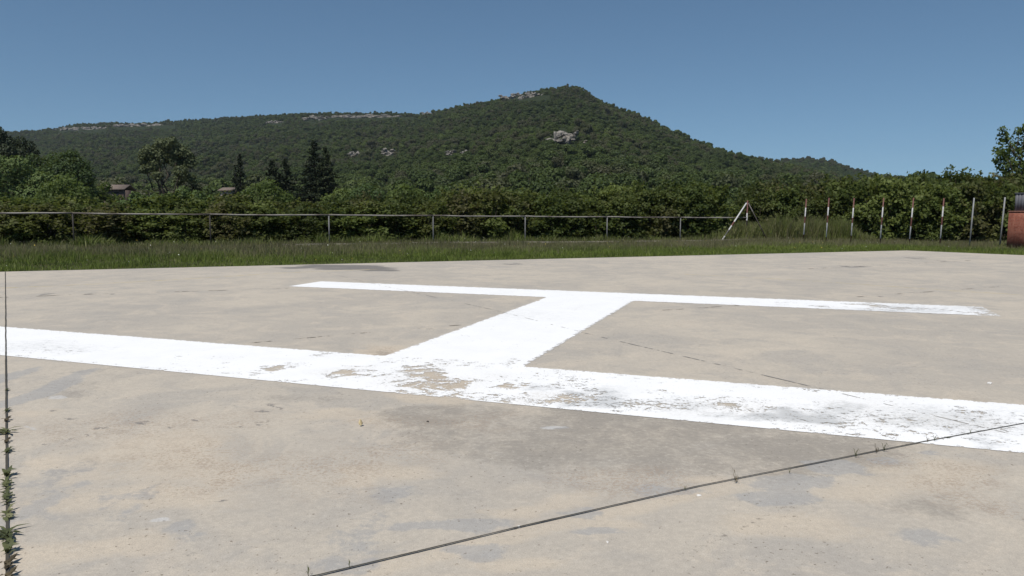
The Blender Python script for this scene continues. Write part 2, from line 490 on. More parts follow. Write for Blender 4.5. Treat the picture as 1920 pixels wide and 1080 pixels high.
def ground_z(x, y):
    x = np.asarray(x, float); y = np.asarray(y, float)
    d = np.maximum((x - E0[0]) * en[0] + (y - E0[1]) * en[1], (x - EC[0]) * rn[0] + (y - EC[1]) * rn[1])
    s = ((x - fA[0]) * fd[0] + (y - fA[1]) * fd[1]) / np.linalg.norm(fB - fA)
    berm = 0.03 - 0.36 * np.clip(s, -0.4, 1.25)
    z = -0.05 + smooth(d, 0.3, 9) * (berm + 0.05)
    far = smooth(np.hypot(x, y), 55, 160)
    z = z * (1 - far) + far * (-1.0)
    return z + smooth(d, 0.5, 4) * (fbm(x * 0.25, y * 0.25, 5) - 0.5) * 0.12

rs = np.concatenate([np.linspace(0.5, 60, 110), np.geomspace(62, 3000, 50)])
th = np.linspace(0, 2 * np.pi, 361)[:-1]
RR, TT = np.meshgrid(rs, th, indexing='ij')
gx, gy = RR * np.cos(TT), RR * np.sin(TT)
gV = np.stack([gx, gy, ground_z(gx, gy)], -1).reshape(-1, 3)
nr, nt = RR.shape
ii, jj = np.meshgrid(np.arange(nr - 1), np.arange(nt), indexing='ij')
j2 = (jj + 1) % nt
gF = np.stack([ii * nt + jj, (ii + 1) * nt + jj, (ii + 1) * nt + j2, ii * nt + j2], -1).reshape(-1, 4)
cap = np.stack([np.full(nt, len(gV)), np.arange(nt), (np.arange(nt) + 1) % nt], -1)
gV = np.vstack([gV, [[0, 0, -0.05]]])
tag(obj("ground", mesh_np("ground", gV, [gF, cap], M['ground'], True)), "earth and meadow ground around the concrete pad", "ground", kind='structure')

# ------------------------------------------------------------------ concrete pad with its stains
def blob(P, px, py, rx, ry, rot=0.0, warp=0.55):
    """ragged soft patch lying on the concrete; radii given as seen, turned into metres"""
    c = gp(px, py)
    a = rx * c[1] / F; b = ry * c[1] ** 2 / (F * EYE)
    out = np.zeros(len(P))
    dx, dy = (P[:, 0] - c[0]) / a, (P[:, 1] - c[1]) / b
    i = np.nonzero((np.abs(dx) < 1.7) & (np.abs(dy) < 1.7))[0]
    if len(i) == 0: return out
    X, Y = P[i, 0], P[i, 1]
    m = max(a, b); sd = int(px * 3 + py) % 997
    f = 1.1 / min(max(m, 0.08), 0.9)
    wx = (fbm(X * f, Y * f, sd, 4) - 0.5) * 2; wy = (fbm(X * f, Y * f, sd + 51, 4) - 0.5) * 2
    q = (dx[i] + wx * warp * 1.6) ** 2 + (dy[i] + wy * warp * 1.6) ** 2
    out[i] = np.clip(1 - q, 0, 1)
    return out

def line(P, pts, w):
    """soft band of half width w (m) along a chain of points on the concrete"""
    out = np.zeros(len(P))
    g = [gp(*p) for p in pts]
    for a, b in zip(g[:-1], g[1:]):
        d = b - a; L = d @ d
        t = np.clip(((P - a) @ d) / L, 0, 1)
        q = np.linalg.norm(P - (a + t[:, None] * d), axis=1)
        out = np.maximum(out, np.clip(1 - (q / w) ** 2, 0, 1))
    return out

dd = np.concatenate([np.linspace(0, 17, 230), np.linspace(17.05, 25.5, 300)[0:], np.linspace(25.6, 40, 40)])
ncol = 760
rows = []
for d in dd:
    # left end: a line square to the far edge; right end: along the right hand edge
    left = E0 - ed * 9.0 - en * d
    k = d / -(rd @ en)
    right = EC + rd * k
    u = np.linspace(0, 1, ncol)[:, None]
    rows.append(left + (right - left) * u)
P = np.concatenate(rows)
A = np.zeros((len(P), 4)); B = np.zeros((len(P), 4))
def put(arr, ch, val, k=1.0): arr[:, ch] = np.maximum(arr[:, ch], val * k)
for a in [(650, 500, 85, 3.6), (610, 499, 60, 3), (690, 503.5, 50, 3), (640, 504, 60, 2.2), (715, 507, 40, 2.2), (560, 502, 50, 2.2)]: put(A, 0, np.sqrt(blob(P, *a, warp=0.35)), 2.4)
for a in [(1040, 800, 300, 55), (1300, 850, 330, 60), (1150, 830, 300, 60), (880, 778, 200, 26), (1250, 810, 320, 40), (1450, 840, 260, 40)]: put(A, 0, np.sqrt(blob(P, *a, warp=0.4)), 0.72)
for a in [(830, 775, 130, 16), (1480, 860, 160, 45), (1620, 830, 120, 22), (1020, 860, 120, 40), (1760, 955, 160, 40)]: put(A, 0, blob(P, *a), 0.55)
for a in [(230, 690, 110, 12), (130, 730, 100, 60), (560, 745, 100, 14), (150, 880, 60, 35)]: put(A, 0, blob(P, *a), 0.35)
for a in [(60, 740, 40, 60), (90, 900, 80, 50), (45, 700, 30, 30), (170, 985, 100, 50), (230, 930, 70, 30), (330, 1000, 60, 30), (40, 960, 40, 60),
          (850, 985, 120, 22), (900, 1040, 150, 26), (1130, 1000, 80, 14), (1080, 965, 60, 14), (1480, 905, 150, 26), (1580, 880, 60, 16), (1660, 862, 60, 9), (1740, 850, 40, 8),
          (1040, 801, 34, 6), (760, 930, 90, 40), (700, 1000, 120, 40), (1250, 920, 120, 20), (1430, 940, 120, 24), (1700, 1000, 140, 40), (620, 1060, 110, 25)]:
    put(A, 1, blob(P, *a, warp=0.75), 0.9 if a[0] > 820 or a[0] < 70 else 0.5)
for a in [(100, 870, 60, 40), (300, 850, 300, 50), (300, 940, 260, 40), (150, 1030, 200, 40), (960, 960, 110, 18), (900, 1020, 60, 10), (1120, 985, 120, 16), (1640, 880, 80, 14), (1560, 920, 180, 22), (1750, 890, 200, 40),
          (1080, 935, 110, 24), (720, 890, 130, 30), (50, 770, 60, 12), (1500, 990, 300, 40), (720, 655, 60, 12), (1330, 900, 100, 12), (640, 780, 120, 16), (1000, 1060, 160, 20)]:
    put(A, 2, blob(P, *a), 0.8)
for a in [(488, 767, 12, 5), (504, 757, 16, 3), (516, 763, 18, 3), (498, 772, 11, 3), (530, 769, 9, 2.5), (482, 758, 9, 2.5), (553, 750, 12, 2.5), (567, 757, 10, 2), (450, 800, 16, 3), (478, 796, 22, 2.2), (522, 789, 16, 2.4), (508, 787, 9, 2), (561, 783, 8, 3), (418, 938, 18, 3), (402, 944, 14, 2.5), (430, 943, 8, 2), (640, 737, 14, 2.5), (440, 790, 9, 2), (262, 795, 14, 2), (285, 788, 9, 2), (172, 817, 26, 2), (150, 815, 20, 2), (88, 552, 14, 3), (172, 551, 10, 3), (213, 551, 8, 3),
          (264, 792, 12, 3), (318, 801, 9, 3), (366, 789, 10, 3), (135, 800, 30, 4), (72, 830, 40, 4), (140, 785, 26, 4), (190, 802, 20, 3), (95, 770, 14, 3), (960, 494, 26, 3), (800, 617, 14, 2), (370, 1040, 16, 9), (640, 740, 14, 3), (1600, 500, 30, 2), (1770, 489, 20, 2), (1720, 484, 40, 2),
          (1650, 556, 10, 2), (1714, 549, 8, 2), (115, 497, 3, 2)]:
    put(A, 3, np.sqrt(blob(P, *a, warp=0.7)), 0.60)
for q in (5, 9):
    put(A, 2, line(P, [(560, 1100 + q), (640, 1079 + q), (970, 997 + q), (1310, 919 + q), (1480, 882 + q)], 0.10) * (0.3 + 0.9 * fbm(P[:, 0] * 1.3, P[:, 1] * 1.3, 91)), 0.9)
put(A, 2, blob(P, 720, 655, 70, 14), 1.3); put(B, 2, blob(P, 715, 657, 60, 10), 1.4)
put(A, 0, blob(P, 722, 660, 36, 7), 0.55)
put(A, 2, blob(P, 810, 712, 110, 34), 1.5); put(A, 2, blob(P, 640, 695, 60, 14), 1.4); put(B, 2, blob(P, 810, 714, 90, 24), 1.0); put(A, 2, blob(P, 960, 724, 50, 10), 1.5); put(A, 2, blob(P, 1050, 748, 80, 14), 1.2)
put(B, 0, line(P, [(-200, 552), (0, 540), (150, 534), (350, 523), (530, 511.5), (700, 505)], 0.13), 1.0)
put(B, 0, line(P, [(1280, 514), (1500, 525), (1700, 539), (1800, 546), (1920, 553), (2100, 568)], 0.12), 0.8)
for a in [(1035, 801, 26, 5), (110, 745, 20, 5), (60, 800, 20, 6), (300, 975, 30, 6), (1180, 770, 30, 4)]: put(B, 1, blob(P, *a), 0.8)
for a in [(330, 845, 260, 60), (420, 900, 260, 60), (640, 860, 200, 60), (820, 790, 160, 22), (1150, 900, 160, 40), (1800, 900, 160, 50), (1700, 860, 160, 30), (1850, 950, 110, 60), (250, 800, 260, 40), (1650, 760, 200, 20)]:
    put(B, 2, blob(P, *a), 0.85)
put(B, 3, line(P, [(1215, 1080), (1290, 1035), (1400, 985), (1480, 945), (1520, 925)], 0.02), 0.55)
put(B, 3, line(P, [(60, 832), (130, 824), (190, 812)], 0.03), 0.5)
put(B, 3, line(P, [(430, 802), (480, 793), (530, 785)], 0.03), 0.55)
pV = np.hstack([P, np.zeros((len(P), 1))])
nrow = len(dd)
ii, jj = np.meshgrid(np.arange(nrow - 1), np.arange(ncol - 1), indexing='ij')
pF = np.stack([ii * ncol + jj, (ii + 1) * ncol + jj, (ii + 1) * ncol + jj + 1, ii * ncol + jj + 1], -1).reshape(-1, 4)
# the slab's edge drops to the soil
edge_idx = np.concatenate([np.arange(ncol), np.arange(1, nrow) * ncol + ncol - 1])
sk = pV[edge_idx].copy(); sk[:, 2] = -0.14
k0 = len(pV)
pV = np.vstack([pV, sk])
e = np.arange(len(edge_idx) - 1)
skF = np.stack([edge_idx[e], edge_idx[e + 1], k0 + e + 1, k0 + e], -1)
A = np.vstack([A, np.zeros((len(sk), 4))]); B = np.vstack([B, np.zeros((len(sk), 4))])
tag(obj("helipad", mesh_np("helipad", pV, [pF, skF], M['concrete'], vcol={'stain': A, 'mark': B})), "large weathered beige concrete landing pad with stains", "helipad", kind='structure')

# painted H
hu = np.array([math.cos(math.radians(-20.2)), math.sin(math.radians(-20.2))]); hv = np.array([-hu[1], hu[0]])
O = gp(720, 667)                                        # inner corner near bar / cross bar
def huv(px, py):
    q = gp(px, py) - O
    return q @ hu, q @ hv
nb = np.mean([huv(0, 668)[1], huv(500, 715)[1], huv(900, 754)[1], huv(1300, 789)[1], huv(1760, 832)[1]])
ft = np.mean([huv(600, 527)[1], huv(1000, 543.5)[1], huv(1400, 558)[1], huv(1840, 575)[1]])
fb = np.mean([huv(700, 543)[1], huv(1020, 557)[1], huv(1190, 565)[1], huv(1700, 588)[1]])
cr = np.mean([huv(975, 688)[0], huv(1190, 565)[0]])
cl = 0.5 * huv(1030, 557)[0]
fl, fr = huv(560, 534)[0], huv(1862, 586)[0]
st = 0.03
us = np.arange(-6.4, 7.9, st); vs = np.arange(nb, ft + st, st)
UU, VV = np.meshgrid(us, vs, indexing='ij')
UU = np.where(np.abs(UU) < 1e9, UU, UU)
cellu, cellv = UU[:-1, :-1] + st / 2, VV[:-1, :-1] + st / 2
inN = (cellv < 0.0) & (cellu > -6.35)
inF = (cellv > fb) & (cellu > fl) & (cellu < fr)
inC = (cellv >= 0.0) & (cellv <= fb) & (cellu > cl) & (cellu < cr)
ins = inN | inF | inC
pts = O + UU.reshape(-1, 1) * hu + VV.reshape(-1, 1) * hv
idx = np.arange(UU.size).reshape(UU.shape)
hF = np.stack([idx[:-1, :-1], idx[1:, :-1], idx[1:, 1:], idx[:-1, 1:]], -1)[ins]
used = np.unique(hF)
remap = np.full(UU.size, -1); remap[used] = np.arange(len(used))
hF = remap[hF]; HP = pts[used]; hU = UU.reshape(-1)[used]; hV = VV.reshape(-1)[used]
W = np.zeros((len(HP), 4)); W[:, 0] = 0.06
# frayed edges
def edge(val, w): return np.clip(1 - np.abs(val) / w, 0, 1)
near = hV < 0.05
outc = (hU < cl - 0.02) | (hU > cr + 0.02)
W[:, 0] = np.maximum(W[:, 0], np.where(near & outc, 0.95 * edge(hV, 0.09), 0))
W[:, 0] = np.maximum(W[:, 0], np.where(near, 0.6 * edge(hV - nb, 0.07), 0))
W[:, 0] = np.maximum(W[:, 0], np.where(near, 0.55 * edge(hV - (nb + 0.07), 0.07) * smooth(hU, 0.6, -1.0), 0))
W[:, 0] = np.maximum(W[:, 0], np.where(hV > fb - 0.05, 0.95 * np.maximum(edge(hV - ft, 0.15), edge(hV - fb, 0.10) * outc), 0))
W[:, 0] = np.maximum(W[:, 0], np.where(hV > fb - 0.05, 0.75 * smooth(hU, fr - 0.7, fr), 0))
cross = (hV > 0.05) & (hV < fb - 0.05)
W[:, 0] = np.where(cross, np.maximum(W[:, 0], 0.85 * np.maximum(edge(hU - cl - 0.18 * 0, 0.07), edge(hU - cr, 0.09))), W[:, 0])
W[:, 0] = np.maximum(W[:, 0], 0.34 * smooth(fbm(HP[:, 0] * 0.9, HP[:, 1] * 0.9, 78, 4), 0.48, 0.66))
near_r = near & (hU > 0.6)
W[:, 0] = np.where(near_r, np.maximum(W[:, 0], 0.26 + 0.22 * smooth(fbm(hU * 1.1, hV * 2.2, 71, 4), 0.42, 0.62)), W[:, 0])
W[:, 0] = np.where(near_r, np.maximum(W[:, 0], 0.62 * edge(hV - (nb + 0.22), 0.2) * smooth(fbm(hU * 0.8, hU * 0, 72, 3), 0.3, 0.6)), W[:, 0])
for a in [(770, 690, 50, 14, .75), (800, 702, 55, 14, .8), (835, 716, 60, 14, .9), (800, 724, 55, 13, .85), (850, 711, 66, 9, .85), (790, 738, 66, 9, .75), (760, 716, 40, 14, .6), (870, 738, 60, 12, .6), (820, 745, 60, 7, .8), (740, 680, 50, 14, .5), (700, 700, 50, 9, .65), (690, 690, 90, 7, .55),
          (800, 705, 50, 9, 1.0), (830, 722, 50, 9, 1.05), (770, 697, 30, 6, .95), (1860, 592, 22, 3.5, .95), (1845, 588, 16, 3, .8), (640, 699, 32, 8, .95), (655, 696, 54, 9, .65), (510, 692, 24, 8, .95), (520, 690, 60, 14, .55), (575, 684, 50, 6, .45), (600, 664, 45, 7, .65), (660, 668, 50, 4, .5), (550, 714, 50, 4, .6), (640, 728, 70, 4, .6), (430, 702, 60, 4, .5), (330, 690, 60, 3, .4), (750, 740, 60, 4, .6),
          (955, 724, 34, 7, .95), (985, 728, 20, 4, .7), (1040, 746, 66, 16, .85), (1010, 752, 50, 9, .7), (1120, 735, 110, 22, .62), (1180, 768, 150, 14, .7), (1380, 762, 50, 10, .8), (1390, 766, 70, 10, .55), (1560, 765, 70, 16, .55), (1660, 800, 150, 16, .62), (1720, 808, 110, 12, .6), (960, 680, 30, 12, .55), (930, 750, 60, 9, .6), (1830, 780, 110, 26, .55), (1640, 736, 160, 8, .55),
          (1550, 574, 60, 5, .7), (1660, 577, 60, 7, .85), (1620, 571, 50, 4, .75), (1760, 584, 80, 7, .6), (1470, 568, 50, 5, .5), (60, 650, 140, 12, .35), (250, 690, 120, 8, .45), (100, 660, 70, 7, .5), (700, 532, 80, 4, .45), (690, 610, 60, 10, .3), (1030, 620, 60, 14, .3)]:
    W[:, 0] = np.maximum(W[:, 0], a[4] * np.sqrt(blob(HP, *a[:4], warp=0.8)))
for a in [(1450, 778, 130, 18, 1.0), (1420, 782, 90, 10, 1.0), (1100, 745, 140, 30, .75), (1540, 762, 110, 18, .6), (1250, 755, 160, 26, .45), (1780, 790, 220, 40, .5), (60, 655, 160, 16, .3), (1700, 580, 220, 12, .5), (1070, 740, 50, 10, .9), (950, 590, 120, 14, .2), (1850, 830, 60, 16, .5)]:
    W[:, 1] = np.maximum(W[:, 1], a[4] * blob(HP, *a[:4]))
for a in [(1030, 748, 90, 18, .7), (800, 710, 130, 40, .4), (1700, 790, 200, 26, .5), (1380, 764, 60, 14, .7), (1500, 770, 300, 40, .35), (650, 697, 60, 12, .5)]:
    W[:, 2] = np.maximum(W[:, 2], a[4] * blob(HP, *a[:4]))
tag(obj("painted_letter", mesh_np("painted_letter", np.hstack([HP, np.full((len(HP), 1), 0.004)]), hF, M['paint'], vcol={'wear': W})),
    "huge flaking white letter H painted on the concrete pad", "ground marking", kind='structure')

def joint(name, pts, w, mat, z, label, ext=(0, 0), wob=0.25):
    rng = np.random.default_rng(len(name) + int(pts[0][0]))
    g = [gp(*p) for p in pts]
    a, b = g[0], g[-1]
    d = (b - a) / np.linalg.norm(b - a)
    a = a - d * ext[0]; b = b + d * ext[1]
    full = [a] + g + [b]
    L = np.concatenate([[0], np.cumsum([np.linalg.norm(q - p) for p, q in zip(full[:-1], full[1:])])])
    s = np.arange(0, L[-1], 0.05)
    c = np.stack([np.interp(s, L, [q[0] for q in full]), np.interp(s, L, [q[1] for q in full])], -1)
    nrm = np.array([-d[1], d[0]])
    hw = w * (1 + wob * (fbm(s * 6, s * 0 + 3, 9) - 0.5) * 2)
    off = (fbm(s * 2.0, s * 0, 3) - 0.5)[:, None] * nrm * w * 0.8
    Lf = c + off + nrm * hw[:, None]; Rt = c + off - nrm * hw[:, None]
    V = np.hstack([np.vstack([Lf, Rt]), np.full((2 * len(s), 1), z)])
    k = np.arange(len(s) - 1); n = len(s)
    f = np.stack([n + k, n + k + 1, k + 1, k], -1)
    return tag(obj(name, mesh_np(name, V, f, mat)), label, "pavement joint", kind='structure')
joint("expansion_joint", [(10, 510), (11, 650), (12, 760), (14, 1080)], 0.007, M['joint'], 0.008, "dark weedy joint running along the left edge of the pad", (0, 4))
joint("expansion_joint", [(600, 1080), (970, 991), (1310, 913), (1730, 830), (1920, 795)], 0.0055, M['joint'], 0.008, "dark diagonal joint across the right foreground of the pad", (3, 12))
joint("expansion_joint", [(690, 530), (920, 580), (1110, 628), (1480, 715), (1770, 785)], 0.010, M['old_joint'], 0.0045, "thin worn joint crossing the painted letter diagonally", (3, 0.6))
joint("expansion_joint", [(470, 643), (770, 617), (1080, 592), (1400, 572), (1700, 550), (1760, 546)], 0.022, M['dry_joint'], 0.0035, "faint pale joint across the middle of the pad", (2, 2))
joint("expansion_joint", [(60, 556), (130, 553), (400, 545), (560, 540)], 0.03, M['dry_joint'], 0.0035, "faint dotted joint left of the painted letter", (2, 0))
joint("expansion_joint", [(1560, 502), (1680, 496), (1790, 490)], 0.05, M['dry_joint'], 0.0035, "faint joint near the far right corner of the pad", (1, 1))

# ------------------------------------------------------------------ hills
def interp_slope(tab):
    ks, ms = [], []
    for px, py in tab:
        d = ray(px, py)
        ks.append(d[0] / d[1]); ms.append(d[2] / d[1])
    return np.array(ks), np.array(ms)
RIDGE = [(-1500, 262), (-700, 258), (-100, 250), (0, 248), (60, 247), (105, 242), (118, 238), (150, 233), (200, 232), (280, 231), (340, 227), (400, 223), (480, 217), (560, 214), (640, 212), (700, 213), (760, 214), (788, 216), (800, 213), (830, 207), (860, 200), (920, 191), (950, 182),
         (985, 174), (1030, 168), (1060, 163), (1085, 164), (1105, 176), (1125, 188), (1160, 204), (1200, 219), (1250, 240), (1290, 260), (1330, 275), (1380, 292), (1420, 300), (1450, 306), (1500, 320), (1560, 336), (1620, 350), (1700, 362), (1900, 378), (2600, 388), (3600, 390)]
DIST = [(-1500, 1500), (0, 1500), (400, 1400), (760, 1250), (830, 1120), (1050, 950), (1300, 800), (1450, 680), (1600, 560), (1800, 430), (2600, 400), (3600, 400)]
BACK = [(900, 380), (1250, 330), (1380, 304), (1450, 302), (1510, 299), (1560, 305), (1600, 320), (1640, 330), (1690, 335), (1760, 343), (1900, 350), (2600, 356)]
hk, hm = interp_slope(RIDGE)
dk = np.array([(p - 960) / F for p, _ in DIST]); dv = np.array([v for _, v in DIST])
bk, bm = interp_slope(BACK)

def hill_z(x, y):
    k = x / y
    Rr = np.interp(k, dk, dv); m = np.interp(k, hk, hm)
    Zr = EYE + m * Rr
    Y0 = 165.0
    s = np.clip((y - Y0) / (Rr - Y0), 0, 1)
    p = 1.22 + 0.35 * smooth(k, 0.05, -0.5)
    z = -1.5 + (Zr + 1.5) * s ** p
    rel = (fbm(x / 130, y / 130, 21, 5) - 0.5)
    z = z + rel * 64 * (s * (1 - s)) * np.clip((Zr + 1.5) / 160, 0, 1)
    over = np.clip(y - Rr, 0, None)
    return np.where(over > 0, Zr - over * 0.16 * smooth(over, 0, 120), z)

def back_z(x, y):
    k = x / y
    R0 = 1250.0
    m = np.interp(k, bk, bm); Zr = EYE + m * R0
    s = np.clip((y - 620) / (R0 - 620), 0, 1)
    z = -6 + (Zr + 6) * s ** 1.15 + (fbm(x / 110, y / 110, 31, 4) - 0.5) * 26 * s * (1 - s)
    over = np.clip(y - R0, 0, None)
    return np.where(over > 0, Zr - over * 0.2 * smooth(over, 0, 120), z)

def fan(name, zf, ks, ys, label):
    K, Yy = np.meshgrid(ks, ys, indexing='ij')
    X = K * Yy
    V = np.stack([X, Yy, zf(X, Yy)], -1).reshape(-1, 3)
    a, b = K.shape
    ii, jj = np.meshgrid(np.arange(a - 1), np.arange(b - 1), indexing='ij')
    f = np.stack([ii * b + jj, (ii + 1) * b + jj, (ii + 1) * b + jj + 1, ii * b + jj + 1], -1).reshape(-1, 4)
    return tag(obj(name, mesh_np(name, V, f, M['hill'], True)), label, "hill", kind='structure')
fan("hill", hill_z, np.linspace(-1.5, 1.6, 420), np.concatenate([np.linspace(165, 1600, 260), np.linspace(1620, 2100, 24)]), "long flat topped wooded hill rising to a peak right of centre")
fan("hill", back_z, np.linspace(-0.1, 1.4, 160), np.linspace(620, 1900, 120), "lower wooded hump behind the right slope of the peak")

def on_hill(px, py):
    d = ray(px, py)
    ys = np.arange(170, 1700, 1.0)
    z = EYE + d[2] / d[1] * ys
    h = hill_z(d[0] / d[1] * ys, ys)
    i = np.argmax(h >= z) if (h >= z).any() else np.argmax(h - z)
    y = ys[i]
    return Vector((d[0] / d[1] * y, y, float(h[i])))

# rock outcrops: (px, py, half width px, half height px, label)
ROCKS = [
    (155, 241, 46, 4, "low rock ledge under the left end of the hill's rim"),
    (268, 235, 62, 3, "long thin rock ledge right of the left end ledge"),
    (590, 222, 24, 7, "bulging pale grey rock buttress on the long ridge"),
    (695, 218.5, 84, 3.5, "thin pale rock ledge along the ridge right of the rock buttress"),
    (803, 212, 14, 4, "small rock step in the notch where the ridge climbs to the peak"),
    (988, 180, 46, 6, "rock band just below the summit of the peak"),
    (1055, 257, 25, 20, "largest grey rock outcrop in the middle of the peak's slope"),
    (1093, 267, 9, 5, "small rock right of the largest outcrop on the slope"),
    (667, 288, 11, 8, "reddish rock left of the paired rocks low on the slope"),
    (727, 286, 15, 9, "pale rock low on the slope above the twin conifers' right side"),
    (845, 286, 8, 7, "left one of two small pale rocks in mid slope"),
    (872, 287, 6, 6, "right one of two small pale rocks in mid slope"),
    (515, 229, 16, 3, "short dark rock ledge left of the pale buttress"),
]
def rock(px, py, hw, hh, label, seed):
    c = on_hill(px, py + hh * 0.6)
    w, h = hw * c.y / F, hh * c.y / F
    rng = np.random.default_rng(seed)
    bm = bmesh.new(); bmesh.ops.create_icosphere(bm, subdivisions=4, radius=1)
    U = np.array([v.co[:] for v in bm.verts]); Fc = np.array([[v.index for v in f.verts] for f in bm.faces]); bm.free()
    VV_, FF_, off = [], [], 0
    n = int(np.clip(w / max(h, 2) * 5, 18, 44))
    for q in range(n):
        u = (q + 0.5) / n * 2 - 1 + rng.normal(0, 0.1)
        rx = rng.uniform(0.8, 2.2) * w / n * 2.2 + 0.8
        rz = h * rng.uniform(0.22, 0.6) * (1.5 if hw > 5 * hh else 1.0) * (1 - 0.5 * abs(u) ** 2)
        z0 = rng.uniform(-0.85, 0.85) * h * (1 - 0.5 * abs(u)) + u * h * 0.2
        ry = max(h * 0.55, 2.0) * rng.uniform(0.7, 1.2)
        V = U.copy()
        V = np.sign(V) * np.abs(V) ** 0.55                     # blocky
        r = 1 + 0.34 * (fbm(U[:, 0] * 2.3 + 9 * q, U[:, 2] * 2.3 + U[:, 1] * 2, seed + q, 4) - 0.5) * 2
        V = V * r[:, None]
        for _ in range(11):
            nv = rng.normal(size=3); nv /= np.linalg.norm(nv)
            V = V - np.outer(np.maximum(0, V @ nv - rng.uniform(0.5, 0.8)), nv)
        bed = np.floor(V[:, 2] * 2.5 + 0.7 * fbm(U[:, 0] * 2, U[:, 1] * 2 + q, seed + 3))
        V[:, 1] *= 1 + 0.35 * (vnoise(bed * 3.1 + seed + q, V[:, 0] * 0.7, seed + 5) - 0.5) * 2
        V[:, 0] *= 1 + 0.15 * (vnoise(bed * 5.7 + seed, bed * 0 + q, seed + 6) - 0.5) * 2
        a = rng.normal(0, 0.22)
        V = V * np.array([rx, ry, rz])
        V = np.stack([V[:, 0] * math.cos(a) - V[:, 1] * math.sin(a), V[:, 0] * math.sin(a) + V[:, 1] * math.cos(a), V[:, 2]], 1)
        VV_.append(V + np.array([u * w, z0 * 0.55 + rng.normal(0, 0.5), z0])); FF_.append(Fc + off); off += len(V)
    me = mesh_np("rock_outcrop", np.concatenate(VV_), np.concatenate(FF_), M['rock'])
    o = obj("rock_outcrop", me, None, (c.x, c.y - 1.0, c.z + h * 0.45))
    tag(o, label, "rock outcrop", "bare rocks showing through the hillside woods")
for i, a in enumerate(ROCKS): rock(*a, seed=40 + i)

# ------------------------------------------------------------------ leaf cards
def cards(rng, Pt, N, L, Wd, fold=0.12):
    n = len(Pt)
    N = N / (np.linalg.norm(N, axis=1, keepdims=True) + 1e-9)
    t = rng.normal(size=(n, 3)); t -= (t * N).sum(1, keepdims=True) * N
    t /= np.linalg.norm(t, axis=1, keepdims=True) + 1e-9
    b = np.cross(N, t)
    L = (L * rng.uniform(0.65, 1.35, n))[:, None]; Wd = (Wd * rng.uniform(0.65, 1.35, n))[:, None]
    a0 = Pt - t * L * 0.5; a2 = Pt + t * L * 0.5 - N * L * 0.12
    m = Pt + N * L * fold - t * L * 0.06
    V = np.stack([a0, m + b * Wd * 0.5, a2, m - b * Wd * 0.5], 1).reshape(-1, 3)
    f = np.arange(n * 4).reshape(n, 4)
    return V, f

def leaf_mesh(name, rng, Pt, N, L, Wd, mat, tint=None):
    V, f = cards(rng, Pt, N, L, Wd)
    if tint is None: tint = rng.uniform(0, 1, len(f))
    return mesh_np(name, V, f, mat, face_attr={'tint': tint})

def lobe_points(rng, lobes, density, shell=(0.72, 1.06)):
    PP, NN, TT_ = [], [], []
    lob = np.array(lobes, float)
    for i, (x, y, z, r, rz) in enumerate(lob):
        n = int(density * r * r)
        u = rng.normal(size=(n, 3)); u /= np.linalg.norm(u, axis=1, keepdims=True)
        lump = 0.86 + 0.30 * fbm(u[:, 0] * 2.4 + i * 7, u[:, 1] * 2.4 + u[:, 2] * 2.1, 77, 3)
        rad = rng.uniform(*shell, n) * lump
        q = u * rad[:, None] * np.array([r, r, rz]) + np.array([x, y, z])
        keep = np.ones(n, bool)
        for j, (x2, y2, z2, r2, rz2) in enumerate(lob):
            if j != i:
                e = (((q - np.array([x2, y2, z2])) / np.array([r2, r2, rz2])) ** 2).sum(1)
                keep &= e > 0.42
        PP.append(q[keep]); NN.append((u + rng.normal(size=(n, 3)) * 0.5 + np.array([0, 0, 0.25]))[keep])
        TT_.append(np.clip(rng.uniform(0, 1, n) * 0.7 + rng.uniform(0, 0.3), 0, 1)[keep])
    return np.concatenate(PP), np.concatenate(NN), np.concatenate(TT_)

# ------------------------------------------------------------------ hillside forest (one mass)
tcol = bpy.data.collections.new("forest_crowns")
for k in range(9):
    rng = np.random.default_rng(100 + k)
    lobes = []
    for q in range(rng.integers(4, 7)):
        a = rng.uniform(0, 6.28); rr = rng.uniform(0.5, 2.3)
        r = rng.uniform(1.3, 2.3)
        lobes.append((rr * math.cos(a), rr * math.sin(a), rng.uniform(2.6, 6.2) - rr * 0.5, r, r * rng.uniform(0.7, 1.0)))
    lobes.append((0, 0, 2.2, 2.6, 2.0))
    Pt, N, T = lobe_points(rng, lobes, 115)
    me = leaf_mesh("forest_crown", rng, Pt, N, 0.62, 0.5, M['forest'], T)
    tcol.objects.link(bpy.data.objects.new("forest_crown", me))

def scatter_tree():
    ng = bpy.data.node_groups.new("forest_scatter", 'GeometryNodeTree')
    ng.interface.new_socket('Geometry', in_out='INPUT', socket_type='NodeSocketGeometry')
    ng.interface.new_socket('Geometry', in_out='OUTPUT', socket_type='NodeSocketGeometry')
    nd = ng.nodes
    gi, go = nd.new('NodeGroupInput'), nd.new('NodeGroupOutput')
    ci = nd.new('GeometryNodeCollectionInfo'); ci.inputs['Collection'].default_value = tcol
    ci.inputs['Separate Children'].default_value = True; ci.inputs['Reset Children'].default_value = True
    ip = nd.new('GeometryNodeInstanceOnPoints'); ip.inputs['Pick Instance'].default_value = True
    def na(n, dt):
        x = nd.new('GeometryNodeInputNamedAttribute'); x.data_type = dt; x.inputs['Name'].default_value = n; return x.outputs[0]
    ng.links.new(gi.outputs[0], ip.inputs['Points']); ng.links.new(ci.outputs[0], ip.inputs['Instance'])
    ng.links.new(na('pick', 'INT'), ip.inputs['Instance Index'])
    ng.links.new(na('turn', 'FLOAT_VECTOR'), ip.inputs['Rotation']); ng.links.new(na('size', 'FLOAT_VECTOR'), ip.inputs['Scale'])
    ng.links.new(ip.outputs[0], go.inputs[0])
    return ng
NG = scatter_tree()

